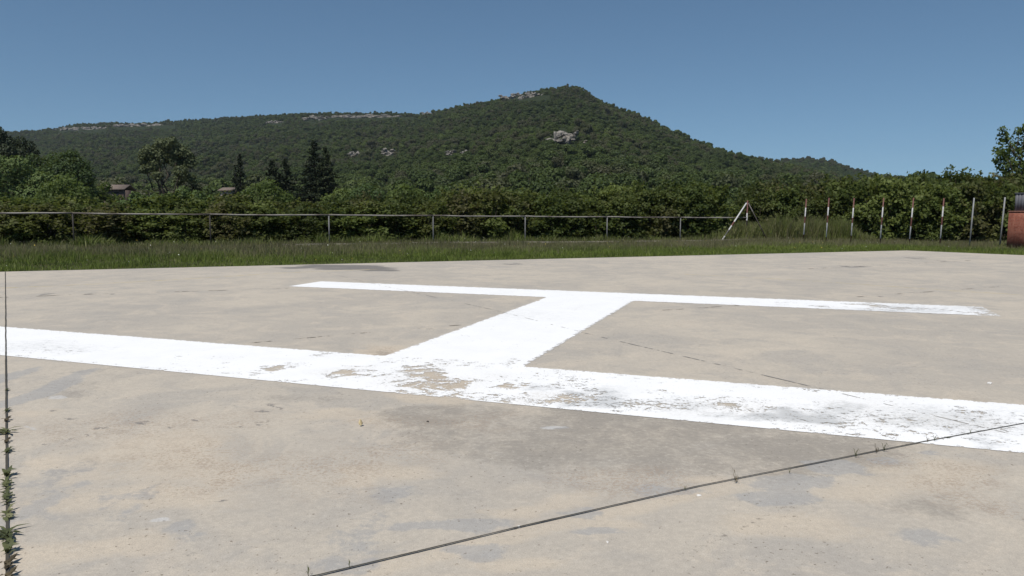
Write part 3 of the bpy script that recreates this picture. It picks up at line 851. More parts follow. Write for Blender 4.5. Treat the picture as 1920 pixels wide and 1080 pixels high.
def forest(name, pts, rng, label, sz=1.0):
    me = bpy.data.meshes.new(name)
    n = len(pts)
    me.vertices.add(n); me.vertices.foreach_set('co', np.asarray(pts, np.float32).ravel())
    a = me.attributes.new('pick', 'INT', 'POINT'); a.data.foreach_set('value', rng.integers(0, 9, n).astype(np.int32))
    rot = np.zeros((n, 3), np.float32); rot[:, 2] = rng.uniform(0, 6.28, n); rot[:, :2] = rng.normal(0, 0.08, (n, 2))
    a = me.attributes.new('turn', 'FLOAT_VECTOR', 'POINT'); a.data.foreach_set('vector', rot.ravel())
    sc = ((0.42 + 0.75 * rng.uniform(0, 1, n) ** 2.2) * sz)[:, None] * np.stack([np.ones(n), np.ones(n), rng.uniform(0.65, 1.1, n)], 1)
    a = me.attributes.new('size', 'FLOAT_VECTOR', 'POINT'); a.data.foreach_set('vector', sc.astype(np.float32).ravel())
    o = obj(name, me)
    md = o.modifiers.new("scatter", 'NODES'); md.node_group = NG
    return tag(o, label, "forest", kind='stuff')

def project(Pw):
    dx, dy, dz = Pw[:, 0], Pw[:, 1], Pw[:, 2] - EYE
    fwd = dy * math.cos(PITCH) - dz * math.sin(PITCH); up = dy * math.sin(PITCH) + dz * math.cos(PITCH)
    return 960 + F * dx / fwd, 540 - F * up / fwd

rng = np.random.default_rng(7)
def sample(n, kmin, kmax, ymin, ymax):
    y = np.sqrt(rng.uniform(ymin ** 2, ymax ** 2, n)); k = rng.uniform(kmin, kmax, n)
    return k * y, y
x, y = sample(240000, -1.15, 1.15, 170, 1560)
k = x / y
ok = (y < np.interp(k, dk, dv) + 14)
ok &= rng.uniform(0, 1, len(x)) < np.clip(0.40 + (520 - y) / 1500, 0.40, 0.6) * (0.78 + 0.22 * smooth(fbm(x / 45, y / 45, 61, 3), 0.36, 0.5))
x, y = x[ok], y[ok]
pts = np.stack([x, y, hill_z(x, y) - 0.9], 1)
sx, sy = project(pts + np.array([0, 0, 3.0]))
keep = np.ones(len(pts), bool)
for (px, py, hw, hh, _) in ROCKS:
    if hw > 5 * hh:
        keep &= ~((np.abs(sx - px) < hw) & (sy > py - hh * 0.6) & (sy < py + hh + 4.5))
    keep &= ~((((sx - px) / (hw * 0.95)) ** 2 + ((sy - py - 2) / (hh + 3.0)) ** 2 < 1) & (rng.uniform(0, 1, len(pts)) < 0.93))
pts = pts[keep]
forest("hillside_forest", pts, rng, "dense dark green woods covering the long hill and its peak",
       (1.0 + 0.45 * smooth(pts[:, 1], 480, 190)) * (0.7 + 0.6 * fbm(pts[:, 0] / 55, pts[:, 1] / 55, 66, 3)) * (1 - 0.35 * smooth(pts[:, 1] - np.interp(pts[:, 0] / pts[:, 1], dk, dv), -70, 0)))
x, y = sample(30000, 0.1, 1.2, 700, 1265)
ok = (rng.uniform(0, 1, len(x)) < 0.75)
x, y = x[ok], y[ok]
forest("hillside_forest", np.stack([x, y, back_z(x, y) - 0.9], 1), rng, "woods covering the low hump behind the right slope")

# ------------------------------------------------------------------ single trees
def limb(g, a, b, r0, r1, rng, n=5, bend=0.08):
    a, b = np.array(a, float), np.array(b, float)
    L = np.linalg.norm(b - a)
    pts = [a + (b - a) * t + rng.normal(0, bend * L * math.sin(math.pi * t), 3) * (0 < t < 1) for t in np.linspace(0, 1, n)]
    g.tube(pts, list(np.linspace(r0, r1, n)), 7)

def broadleaf(name, loc, lobes, mat, label, leaf=(0.30, 0.22), density=330, trunk_r=0.22, forks=None, group=None, seed=1, trunk_top=None, shell=(0.6, 1.06)):
    rng = np.random.default_rng(seed)
    root = empty(name, loc)
    Pt, N, T = lobe_points(rng, lobes, density, shell)
    obj("crown", leaf_mesh("crown", rng, Pt, N, leaf[0], leaf[1], mat, T), root)
    g = Geo()
    zmin = min(l[2] for l in lobes)
    fork = np.array(trunk_top if trunk_top else (0, 0, zmin * 0.6))
    limb(g, (0, 0, -0.3), fork, trunk_r, trunk_r * 0.7, rng)
    for l in (forks or lobes):
        limb(g, fork, (l[0] * 0.95, l[1] * 0.95, l[2]), trunk_r * 0.55, trunk_r * 0.12, rng, 6, 0.07)
    g.build("trunk", M['bark'], root, None, True)
    return tag(root, label, "tree", group)

def px_lobes(base, Y, spec, seed, squash=0.85):
    """lobes from (px, py, radius px) as seen at distance Y, spread in depth"""
    rng = np.random.default_rng(seed)
    out = []
    for px, py, r in spec:
        c = at(px, py, Y); rr = r * Y / F
        out.append((c.x - base.x, rng.uniform(-1, 1) * rr * 0.9, c.z - base.z, rr, rr * squash))
    return out

def base_at(px, Y):
    x = ray(px, 394)[0] / ray(px, 394)[1] * Y
    return Vector((x, Y, float(ground_z(x, Y))))

LT = "trees beyond the fence on the left"
b = base_at(20, 84)
broadleaf("broadleaf_tree", b, px_lobes(b, 84, [(-30, 345, 36), (10, 330, 32), (45, 345, 34), (20, 365, 36), (-20, 375, 30), (60, 370, 30), (35, 312, 22), (5, 306, 18), (75, 340, 22)], 3), M['tree'],
          "round bushy green tree at the far left edge", seed=3, group=LT)
b = base_at(110, 88)
broadleaf("broadleaf_tree", b, px_lobes(b, 88, [(75, 312, 22), (100, 304, 22), (128, 305, 23), (150, 316, 24), (165, 335, 22), (120, 330, 34), (90, 335, 26), (150, 350, 30), (170, 362, 20), (110, 365, 32), (60, 300, 14), (140, 292, 12)], 5), M['tree'],
          "tall billowy green tree, right half of the left tree group", seed=5, group=LT)
b = base_at(120, 66)
broadleaf("broadleaf_tree", b, px_lobes(b, 66, [(95, 360, 24), (125, 350, 26), (150, 366, 26), (120, 380, 28), (75, 378, 22), (165, 384, 20), (45, 385, 20)], 6), M['bright_tree'],
          "low bright green tree in front of the left tree group", leaf=(0.26, 0.19), seed=6, group=LT)
b = base_at(185, 92)
broadleaf("broadleaf_tree", b, px_lobes(b, 92, [(188, 362, 14), (194, 350, 10), (178, 374, 16), (204, 372, 12), (222, 374, 9)], 8), M['bright_tree'],
          "small pale green tree beside the far pink house", seed=8, group=LT, trunk_r=0.1)
# tall open tree with two bare stems
b = base_at(318, 105)
lob = px_lobes(b, 105, [(300, 272, 17), (322, 268, 14), (278, 288, 18), (300, 292, 18), (335, 285, 18), (350, 303, 15), (268, 300, 12), (325, 300, 16), (345, 322, 14), (358, 335, 11), (290, 312, 14), (300, 330, 11), (275, 318, 10), (332, 338, 11), (290, 284, 12), (346, 290, 12)], 9, 0.8)
broadleaf("broadleaf_tree", b, lob, M['pale_tree'], "tall open grey green tree with two bare leaning stems", leaf=(0.34, 0.25), density=330, seed=9, group=LT,
          trunk_r=0.34, trunk_top=(0.2, 0, 1.2), shell=(0.5, 1.08), forks=[(l[0] * 1.0, l[1], l[2]) for l in lob[::2]])

def conifer(loc, H, R, label, seed, mat=None, lean=0.0, density=1.0, start=0.12, group=LT):
    rng = np.random.default_rng(seed)
    root = empty("conifer_tree", loc)
    g = Geo()
    g.tube([(0, 0, -0.3), (lean * 0.5, 0, H * 0.5), (lean, 0, H)], [0.018 * H + 0.05, 0.011 * H + 0.03, 0.015], 7)
    PP, NN = [], []
    z = H * start
    while z < H * 0.985:
        t = (z / H - start) / (1 - start)
        L = R * (1 - t) ** 0.95 * rng.uniform(0.55, 1.15) + 0.15
        nb_ = rng.integers(5, 8)
        for q in range(nb_):
            a = rng.uniform(0, 6.28); l = L * rng.uniform(0.6, 1.15)
            droop = rng.uniform(0.05, 0.35)
            if l > 0.5:
                g.tube([(lean * z / H, 0, z), (lean * z / H + math.cos(a) * l * .9, math.sin(a) * l * .9, z - droop * l * .8)], [0.03, 0.008], 4, False)
            n = int(26 * l * density) + 5
            s = rng.uniform(0.1, 1, n) ** 0.7
            side = rng.normal(0, 0.16, n) * l * (1.1 - s)
            px_ = math.cos(a) * l * s - math.sin(a) * side
            py_ = math.sin(a) * l * s + math.cos(a) * side
            pz_ = z - droop * l * s ** 1.4 + rng.normal(0, 0.07, n) + 0.12 * (s > 0.8)
            PP.append(np.stack([px_ + lean * z / H, py_, pz_], 1))
            NN.append(np.stack([rng.normal(0, .5, n), rng.normal(0, .5, n), rng.uniform(0.3, 1, n)], 1))
        z += rng.uniform(0.22, 0.4) * (0.6 + 0.03 * H)
    obj("crown", leaf_mesh("crown", rng, np.concatenate(PP), np.concatenate(NN), 0.42, 0.13, mat or M['conifer']), root)
    g.build("trunk", M['bark'], root, None, True)
    return tag(root, label, "conifer", group)

def hgt(px, py, Y): return at(px, py, Y).z - base_at(px, Y).z
conifer(base_at(592, 108), hgt(592, 262, 108), 4.7, "taller left twin of the two dark conifers", 11)
conifer(base_at(613, 107), hgt(613, 274, 107), 3.7, "shorter right twin of the two dark conifers", 12)
conifer(base_at(514, 115), hgt(514, 298, 115), 3.9, "left one of the pair of brownish dark conifers", 13)
conifer(base_at(538, 116), hgt(538, 297, 116), 3.9, "right one of the pair of brownish dark conifers", 14)
conifer(base_at(453, 118), hgt(453, 288, 118), 2.2, "slender sparse conifer left of the brownish pair", 15, density=0.35)
conifer(base_at(444, 119), hgt(444, 308, 119), 1.6, "short thin spiky conifer beside the slender one", 16, density=0.3)
b = base_at(-5, 112)
broadleaf("pine_tree", b, px_lobes(b, 112, [(-20, 262, 22), (2, 252, 12), (10, 268, 16), (-2, 242, 6), (20, 284, 16), (-15, 290, 30), (14, 300, 22)], 17), M['conifer'], "dark tall pine cut by the left frame edge", seed=17, group=LT)
b = base_at(42, 118)
broadleaf("pine_tree", b, px_lobes(b, 118, [(40, 266, 12), (52, 274, 11), (30, 278, 13), (46, 290, 18), (60, 286, 9), (25, 295, 14)], 18), M['conifer'], "dark rounded pine behind the left tree group", seed=18, group=LT)
b = base_at(365, 112)
broadleaf("broadleaf_tree", b, px_lobes(b, 112, [(362, 345, 9), (368, 352, 8), (356, 356, 9)], 19), M['conifer'], "small dark bush tree at the right foot of the open tree", seed=19, group=LT, trunk_r=0.1)
b = base_at(500, 76)
broadleaf("broadleaf_tree", b, px_lobes(b, 76, [(505, 352, 20), (480, 362, 20), (515, 368, 22), (460, 372, 18), (490, 382, 24), (540, 372, 16), (455, 388, 18), (530, 390, 20)], 20), M['bright_tree'],
          "bright green rounded tree in front of the brownish conifers", seed=20, group=LT, leaf=(0.26, 0.19))
b = base_at(430, 82)
broadleaf("plum_bush", b, px_lobes(b, 82, [(422, 372, 11), (435, 374, 11), (428, 380, 12), (412, 378, 9)], 21), M['plum'], "small dark purple leaved bush below the pale far hut", seed=21, group=LT, trunk_r=0.08)
b = base_at(345, 80)
broadleaf("broadleaf_tree", b, px_lobes(b, 80, [(345, 362, 14), (372, 370, 15), (320, 374, 14), (395, 376, 14), (295, 376, 14), (350, 382, 18), (265, 378, 14)], 22), M['tree'],
          "low spreading green bush at the foot of the open tree", seed=22, group=LT, trunk_r=0.12)
b = base_at(250, 62)
broadleaf("broadleaf_tree", b, px_lobes(b, 62, [(252, 366, 9), (248, 376, 11), (262, 380, 11), (235, 384, 12)], 23), M['tree'], "small pointed dark green tree right of the pink house", seed=23, group=LT, trunk_r=0.08)
for i, (px, py, r, lab) in enumerate([(690, 362, 20, "low rounded tree behind the hedge right of the twin conifers"), (760, 362, 20, "pale green tree behind the hedge left of centre"), (830, 366, 18, "dark green tree behind the hedge just left of centre"),
                                      (640, 370, 20, "small round tree at the foot of the twin conifers")]):
    b = base_at(px, 84)
    broadleaf("broadleaf_tree", b, px_lobes(b, 84, [(px - r, py + 10, r), (px, py, r), (px + r, py + 9, r), (px + 3, py + 20, r * 1.2)], 30 + i), M['bright_tree' if i % 2 else 'tree'], lab, seed=30 + i, group=LT, trunk_r=0.12)
# tree at the right edge
b = base_at(1915, 52)
lob = px_lobes(b, 52, [(1890, 258, 13), (1884, 246, 9), (1872, 285, 13), (1893, 288, 18), (1915, 275, 18), (1935, 262, 24), (1905, 312, 20), (1880, 312, 13), (1930, 300, 28), (1960, 290, 34), (1950, 330, 30), (1915, 245, 9), (1921, 238, 8), (1890, 334, 15), (1868, 300, 7), (1915, 340, 22)], 41, 0.95)
broadleaf("broadleaf_tree", b, lob, M['bright_tree'], "tall leafy green tree behind the brick structure on the right", leaf=(0.24, 0.19), density=330, seed=41, trunk_r=0.13, shell=(0.35, 1.12))

# ------------------------------------------------------------------ shrubs of the hedge
SHR = []
for k in range(6):
    rng = np.random.default_rng(300 + k)
    PP, NN, TT2 = [], [], []
    for q in range(95):
        z = rng.uniform(0.12, 2.85)
        rmax = 1.35 * math.sqrt(max(0.05, 1 - ((z - 1.35) / 1.7) ** 2))
        a = rng.uniform(0, 6.28); r = rmax * math.sqrt(rng.uniform(0.12, 1.0)) * rng.uniform(0.8, 1.12)
        c = np.array([r * math.cos(a), r * math.sin(a), z])
        n = rng.integers(28, 48)
        sp = rng.uniform(0.12, 0.2)
        PP.append(c + rng.normal(0, 1, (n, 3)) * sp * np.array([1, 1, 0.75]))
        out = np.array([math.cos(a), math.sin(a), 0.35])
        NN.append(out * 0.55 + rng.normal(0, 0.6, (n, 3)) + np.array([0, 0, 0.35]))
        TT2.append(np.clip(rng.uniform(0, 1, n) * 0.75 + rng.uniform(0, 0.3), 0, 1))
    g = Geo()
    for q in range(9):                                   # leading shoots
        a = rng.uniform(0, 6.28); r = rng.uniform(0, 0.85); h = rng.uniform(2.7, 3.35)
        n = 34
        s = rng.uniform(0, 1, n)
        top = np.array([r * math.cos(a) * 1.25, r * math.sin(a) * 1.25, h])
        bot = np.array([r * math.cos(a), r * math.sin(a), 2.1])
        PP.append(bot + (top - bot) * s[:, None] + rng.normal(0, 0.07, (n, 3)))
        NN.append(rng.normal(0, 0.7, (n, 3)) + np.array([0, 0, 0.3])); TT2.append(rng.uniform(0.2, 1, n))
        g.tube([bot * np.array([0.15, 0.15, 0]) + np.array([0, 0, -0.1]), bot * np.array([.7, .7, .6]), bot, top], [0.035, 0.025, 0.014, 0.004], 5, False)
    Pt = np.concatenate(PP); Pt[:, 2] = np.maximum(Pt[:, 2], 0.05)
    fol = leaf_mesh("foliage", rng, Pt, np.concatenate(NN), 0.185, 0.13, M[['shrub', 'dark_shrub', 'shrub', 'bright_shrub', 'dark_shrub', 'shrub'][k]], np.concatenate(TT2))
    g2 = mesh_np("stems", np.concatenate(g.v), np.concatenate(g.f4), M['bark'])
    SHR.append((fol, g2))

rng = np.random.default_rng(55)
TOP = [(-400, 372), (0, 374), (150, 374), (300, 371), (450, 371), (600, 376), (720, 372), (800, 366), (860, 350), (920, 346), (980, 356), (1030, 360), (1090, 352), (1160, 352), (1230, 345), (1300, 340), (1380, 347), (1450, 343), (1520, 344), (1580, 336), (1640, 328), (1700, 334), (1740, 327), (1800, 328), (1840, 334), (1900, 326), (2000, 322)]
tpx = [p for p, _ in TOP]; tpy = [q for _, q in TOP]
def shrub(px, Y, top, label, group, i, wide=1.0):
    b = base_at(px, Y)
    h = at(px, top, Y).z - b.z
    root = empty("hedge_shrub", b, rng.uniform(0, 6.28))
    s = h / 3.05
    fol, stm = SHR[int(rng.integers(0, 6))]
    w = wide * rng.uniform(0.92, 1.12)
    root.scale = (w * max(s, 0.9), w * max(s, 0.9), s)
    obj("foliage", fol, root); obj("stems", stm, root)
    assert len(label.split()) <= 16, label
    return tag(root, label, "shrub", group)
ordn = ["span at the frame edge", "first full rail span", "second full rail span", "third full rail span", "fourth full rail span", "fifth full rail span", "sixth full rail span", "last rail span"]
cnt = 0
G1, G2 = "shrubs of the hedge row along the fence", "shrubs of the taller row behind the hedge"
for sp in range(-1, 7):
    for h, half in ((0.17, "left third"), (0.5, "middle"), (0.83, "right third")):
        for rowk in (0, 1):
            i = sp + h + rng.uniform(-0.05, 0.05) + (0.12 if rowk else 0)
            w = 1 + 0.076 * i
            c = np.array([((140 + 286 * i) / w - 960) / F * 30 * w, 30 * w]) + fn * (2.3 + 3.0 * rowk + rng.uniform(-0.3, 0.5))
            px = 960 + F * c[0] / c[1]
            top = np.interp(px, tpx, tpy) + (rng.uniform(-7, 8) if rowk else rng.uniform(4, 24))
            lab = f"leafy hedge shrub behind the {half} of the {ordn[sp + 1]}" if rowk == 0 else f"back row shrub over the {half} of the {ordn[sp + 1]}"
            shrub(px, c[1], top, lab, G1 if rowk == 0 else G2, cnt, 1.08); cnt += 1
RIGHTPX = [1400, 1432, 1470, 1511, 1553, 1600, 1655, 1711, 1769, 1824, 1882]
names = ["behind the braced corner post", "just right of the braced corner post", "left of the first striped post", "behind the first striped post", "behind the second striped post", "behind the third striped post", "behind the fourth striped post", "behind the fifth striped post", "behind the sixth striped post", "behind the left plain grey post", "behind the right plain grey post"]
for j, (px, nm) in enumerate(zip(RIGHTPX, names)):
    for rowk in (0, 1):
        Y = 52.5 - (px - 1400) * 0.0165 + rowk * 3.0 + rng.uniform(-0.4, 0.4)
        if px > 1800 and rowk == 0: Y += 0.8
        top = np.interp(px, tpx, tpy) + (rng.uniform(-5, 4) if rowk else rng.uniform(6, 24))
        lab = f"leafy front row shrub {nm}" if rowk == 0 else f"tall back row shrub {nm}"
        shrub(px + (18 if rowk else 0), Y, top, lab, G1 if rowk == 0 else G2, cnt, 0.95); cnt += 1

# ------------------------------------------------------------------ rail fence
fence = empty("rail_fence", (fA[0], fA[1], float(ground_z(*fA))))
base = np.array(fence.location)
tops = {}
for i in range(-2, 8):
    w = 1 + 0.076 * i
    x, y = ((140 + 286 * i) / w - 960) / F * 30 * w, 30 * w
    py = np.interp(960 + F * x / y, [-400, 0, 400, 615, 813, 988, 1140, 1275, 1398], [395.5, 398.5, 402, 403, 404, 405.5, 406.5, 407.5, 408])
    tops[i] = np.array([x, y, at(960 + F * x / y, py, y).z])
rr = random.Random(4)
for i in range(-2, 7):
    a, b = tops[i], tops[i + 1]
    g = Geo()
    n = 9
    pts = []
    for q in range(n):
        t = q / (n - 1)
        pts.append(a + (b - a) * t + np.array([0, 0, -0.02 * math.sin(math.pi * t) + rr.uniform(-.008, .008)]) - base)
    rad = [0.035 + 0.003 * math.sin(q * 1.7 + i) for q in range(n)]
    g.tube(pts, rad, 8)
    g.build("rail", M['rail'], fence, None, True)
for i in range(-2, 7):
    p = tops[i]
    g = Geo()
    z0 = float(ground_z(p[0], p[1])) - 0.2
    g.tube([(p[0] - base[0], p[1] - base[1], z0 - base[2]), (p[0] - base[0], p[1] - base[1], p[2] - 0.035 - base[2])], 0.030, 8)
    g.build("post", M['post_dark'] if i < 2 else M['post_grey'], fence, None, True)
tag(fence, "long single rail fence of weathered poles along the hedge", "fence")

# low kerb at the foot of the fence
kb = Geo()
for i in range(5, 26):
    t0, t1 = i * 2.0 - 2, i * 2.0 - 0.015
    a = fA + fd * t0 - fn * 0.9; c = fA + fd * t1 - fn * 0.9
    za, zc = float(ground_z(*a)), float(ground_z(*c))
    V = []
    for q, z in ((a, za), (c, zc)):
        for s, hz in ((-0.09, -0.1), (0.09, -0.1), (0.09, 0.16), (-0.09, 0.16)):
            V.append((q[0] + fn[0] * s, q[1] + fn[1] * s, z + hz))
    kb.add(V, None, [(0, 1, 2, 3), (7, 6, 5, 4), (0, 4, 5, 1), (1, 5, 6, 2), (2, 6, 7, 3), (3, 7, 4, 0)])
tag(kb.build("kerb", M['kerbstone']), "low concrete kerb half hidden in grass before the fence", "kerb", kind='structure')

# ------------------------------------------------------------------ braced corner post
RED, WHT, DRK, GRY = (0.13, 0.052, 0.043), (0.50, 0.49, 0.48), (0.030, 0.025, 0.022), (0.10, 0.095, 0.09)
cp = tops[7]
root = empty("braced_post", (cp[0], cp[1], float(ground_z(cp[0], cp[1]))))
zb = root.location.z
topz = at(1399, 376, cp[1]).z - zb
def pole_part(name, a, b, r, mat, parent):
    """a tapered pole built along its own Z so that its painted bands follow it"""
    a, b = Vector(a), Vector(b)
    L = (b - a).length
    g = Geo(); g.tube([(0, 0, 0), (0, 0, L * 0.5), (0, 0, L)], [r, r * 0.98, r * 0.95], 10)
    o = g.build(name, mat, parent, a, True)
    o.rotation_euler = (b - a).to_track_quat('Z', 'Y').to_euler()
    return o
pole_part("post", (0, 0, -0.2), (0.02, 0, topz), 0.045, mat_bands("corner_post_paint", [(1.5, DRK), (1.95, WHT), (9, RED)]), root)
pa = at(1350, 449, cp[1] - 1.6); pa.z = float(ground_z(pa.x, pa.y)) - 0.1
o = pole_part("brace", pa - root.location, (-0.07, -0.07, topz - 0.16), 0.047, mat_bands("left_brace_paint", [(0.62, WHT), (1.15, GRY), (1.5, WHT), (1.85, RED), (9, WHT)]), root)
o['label'] = "white brace with a red band leaning to the left"
pb = at(1442, 447, cp[1] - 0.8); pb.z = float(ground_z(pb.x, pb.y)) - 0.1
o = pole_part("brace", pb - root.location, (0.09, 0.05, topz - 0.16), 0.036, mat_bands("right_brace_tone", [(2.2, DRK), (9, GRY)]), root)  # near-black tone along most of this brace, grey towards its top
o['label'] = "dark brace leaning to the right"
tag(root, "corner fence post propped by two slanting red and white braces", "fence post")

# ------------------------------------------------------------------ standing marker posts
POSTS = [(1508.5, 1512, 373, "first red and white striped post from the braced corner post", 0), (1551, 1554.5, 371, "second red and white striped post from the braced corner post", 0), (1598, 1601.5, 371.5, "third red and white striped post from the braced corner post", 0),
         (1653, 1657, 371, "fourth red and white striped post, in the middle of the row", 0), (1708, 1713, 371, "fifth red and white striped post from the braced corner post", 0), (1766, 1770, 371.5, "last red and white striped post beside the plain grey ones", 0),
         (1822, 1826.5, 371, "plain grey post between the striped posts and its twin", 1), (1879, 1884.5, 370, "plain grey leaning post nearest the brick structure", 1)]
for j, (bx, tx, ty, lab, grey) in enumerate(POSTS):
    Y = 44.3 - 0.9 * j
    b = base_at(bx, Y)
    t = at(tx, ty, Y)
    L = (t - b).length + 0.1
    g = Geo(); g.tube([(0, 0, -0.1), (0, 0, L * .5), (0, 0, L - 0.1)], [0.037, 0.037, 0.036], 10)
    q = random.Random(j)
    if grey: m = M['post_pale']
    else:
        m = mat_bands("striped_post_paint", [(L * (0.16 + q.uniform(-.03, .03)), RED), (L * (0.42 + q.uniform(-.03, .03)), WHT), (L * (0.58 + q.uniform(-.03, .03)), RED), (L * (0.78 + q.uniform(-.02, .02)), WHT), (9, RED)], j * 3.1)
    o = g.build("marker_post", m, None, b, True)
    o.rotation_euler = (t - b).to_track_quat('Z', 'Y').to_euler()
    tag(o, lab, "post", "grey posts beside the striped row" if grey else "striped posts in a row")

# ------------------------------------------------------------------ brick structure at the right edge
Yb = 36.5
c0 = at(1886.5, 452, Yb)
zg = float(ground_z(c0.x, Yb))
root = empty("brick_structure", (c0.x, Yb, zg), math.radians(-35))
hb = at(1890, 395.5, Yb).z - zg; ht = at(1900, 362, Yb).z - zg
g = Geo(); g.box((0.03, 0, -0.2), (3.4, 1.6, hb - 0.05))
wall = g.build("brick_wall", M['brick'], root)
g = Geo(); g.box((0.0, -0.03, hb - 0.047), (3.43, 1.63, hb))
g.build("capping", mat_simple("worn_capping", (0.26, 0.12, 0.085), (0.36, 0.19, 0.14), 6, 0.9), root)
g = Geo()
g.box((0.25, 0.25, hb), (3.2, 1.4, ht - 0.03))
for k in range(24):
    x = 0.29 + k * 0.122
    g.box((x, 0.232, hb + 0.02), (x + 0.055, 0.252, ht - 0.06))
g.build("metal_hood", M['grey_metal'], root)
g = Geo(); g.box((0.21, 0.2, ht - 0.03), (3.24, 1.44, ht + 0.01))
g.build("hood_lid", M['grey_metal'], root)
tag(root, "red brick structure with a grey metal hood at the right edge", "outbuilding")

# ------------------------------------------------------------------ far houses
def house(px0, px1, pyr, Y, depth, rz, wallh, label, wm, roofdir=1, wins=()):
    a = at(px0, 394, Y); c = at(px1, 394, Y)
    w = (c - a).length
    zg = float(ground_z(a.x, Y))
    root = empty("far_house", (a.x, Y, zg), rz)
    eave = at(px0, pyr, Y).z - zg
    g = Geo(); g.box((0, 0, -0.3), (w, depth, eave)); g.build("wall", wm, root)
    g = Geo()
    h = 0.16 * depth
    o_ = 0.35
    V = [(-o_, -o_, eave - 0.02), (w + o_, -o_, eave - 0.02), (w + o_, depth / 2, eave + h), (-o_, depth / 2, eave + h), (-o_, depth + o_, eave - 0.02), (w + o_, depth + o_, eave - 0.02)]
    V2 = [(x, y, z + 0.16) for x, y, z in V]
    g.add(V + V2, None, [(3, 2, 1, 0), (4, 5, 2, 3), (6, 7, 8, 9), (9, 8, 11, 10), (0, 1, 7, 6), (5, 4, 10, 11), (0, 6, 9, 3), (3, 9, 10, 4), (1, 2, 8, 7), (2, 5, 11, 8)])
    g.build("roof", M['tiles'], root)
    for (u, v, ww, hh) in wins:
        g = Geo(); g.box((u * w, -0.02, v * eave), (u * w + ww, 0.05, v * eave + hh)); g.build("window", M['window'], root)
    return tag(root, label, "house", "far houses among the left trees")
house(196, 230, 356, 125, 5, math.radians(8), 0, "pinkish far house with a pale tiled roof behind the left trees", M['plaster'], wins=[(0.55, 0.72, 0.7, 1.3), (0.12, 0.72, 0.6, 1.0)])
house(415, 437, 358, 128, 3, math.radians(-6), 0, "tiny far hut with a pale roof above the purple bush", mat_simple("pale_render", (0.34, 0.29, 0.25), (0.42, 0.37, 0.32), 2, 0.9), wins=[(0.1, 0.7, 0.5, 0.8)])

# ------------------------------------------------------------------ grass
def blades(name, n, rng, region, hfun, dryfun, width, label, lean=0.35, cat="grass"):
    x, y = region(n)
    n = len(x)
    z = np.where(dist_pad(x, y) < 0.01, 0.0, ground_z(x, y) - 0.01)
    h = hfun(x, y) * rng.uniform(0.55, 1.25, n)
    a = rng.uniform(0, 6.28, n)
    w = width * rng.uniform(0.6, 1.5, n)
    ln = h * rng.uniform(0.05, lean * 2, n); la = rng.uniform(0, 6.28, n)
    ca, sa = np.cos(a) * w, np.sin(a) * w
    lx, ly = np.cos(la) * ln, np.sin(la) * ln
    V = np.empty((n, 5, 3), np.float32)
    V[:, 0] = np.stack([x - ca, y - sa, z], 1); V[:, 1] = np.stack([x + ca, y + sa, z], 1)
    V[:, 2] = np.stack([x + ca * .8 + lx * .35, y + sa * .8 + ly * .35, z + h * .55], 1)
    V[:, 3] = np.stack([x - ca * .8 + lx * .35, y - sa * .8 + ly * .35, z + h * .55], 1)
    V[:, 4] = np.stack([x + lx, y + ly, z + h], 1)
    k = np.arange(n)[:, None] * 5
    tint = np.clip(rng.uniform(0, 1, n) * 0.5 + 0.9 * (fbm(x * 0.6, y * 0.6, 12) - 0.22), 0, 1)
    dry = np.clip(dryfun(x, y) + rng.normal(0, 0.22, n), 0, 1)
    me = mesh_np(name, V.reshape(-1, 3), [k + np.array([[0, 1, 2, 3]]), k + np.array([[3, 2, 4]])], M['grass'],
                 face_attr={'tint': np.concatenate([tint, tint]), 'dry': np.concatenate([dry, dry])})
    return tag(obj(name, me), label, cat, kind='stuff')

rng = np.random.default_rng(91)
def dist_pad(x, y): return np.maximum((x - E0[0]) * en[0] + (y - E0[1]) * en[1], (x - EC[0]) * rn[0] + (y - EC[1]) * rn[1])
def dist_fence(x, y): return (x - fA[0]) * fn[0] + (y - fA[1]) * fn[1]
def reg_all(n):
    x = rng.uniform(-28, 36, n); y = rng.uniform(14, 56, n)
    d = dist_pad(x, y); f = dist_fence(x, y)
    ok = (d > -0.10 * smooth(fbm(x * 1.4, y * 1.4, 23), 0.5, 0.7) + 0.02) & (f < 3.0) & (np.abs(x / y) < 0.9)
    return x[ok], y[ok]
def rel(x, y):
    d, f = dist_pad(x, y), -dist_fence(x, y)
    return np.clip(d / np.maximum(d + np.maximum(f, 0.0) + 1e-3, 0.1), 0, 1)
blades("meadow_grass", 900000, rng, reg_all, lambda x, y: 0.08 + 0.09 * smooth(rel(x, y), 0.05, 0.6) * (0.5 + fbm(x * 0.4, y * 0.4, 3)) + 0.12 * smooth(fbm(x * 0.8, y * 0.8, 8), 0.5, 0.72),
       lambda x, y: 0.08 + 0.62 * smooth(rel(x, y) + 0.3 * (fbm(x * 0.3, y * 0.3, 14) - 0.5), 0.25, 0.75), 0.007, "strip of green grass between the pad and the fence")
def reg_seed(n):
    x, y = reg_all(n)
    r = rel(x, y)
    ok = rng.uniform(0, 1, len(x)) < smooth(r, 0.15, 0.7) * (0.3 + 0.9 * smooth(fbm(x * 0.35, y * 0.35, 44), 0.4, 0.6))
    return x[ok], y[ok]
blades("seeding_grass", 190000, rng, reg_seed, lambda x, y: 0.26 + 0.16 * fbm(x * 0.3, y * 0.3, 6), lambda x, y: 0.85 + 0 * x, 0.006, "brownish seeding grass along the foot of the fence", 0.2)
def reg_under(n):
    x = rng.uniform(-26, 34, n); y = rng.uniform(24, 56, n)
    f = dist_fence(x, y)
    ok = (f > -0.5) & (f < 3.4) & (np.abs(x / y) < 0.78) & (rng.uniform(0, 1, n) < 0.15 + 1.4 * smooth(fbm(x * 0.6, y * 0.6, 29), 0.42, 0.6))
    return x[ok], y[ok]
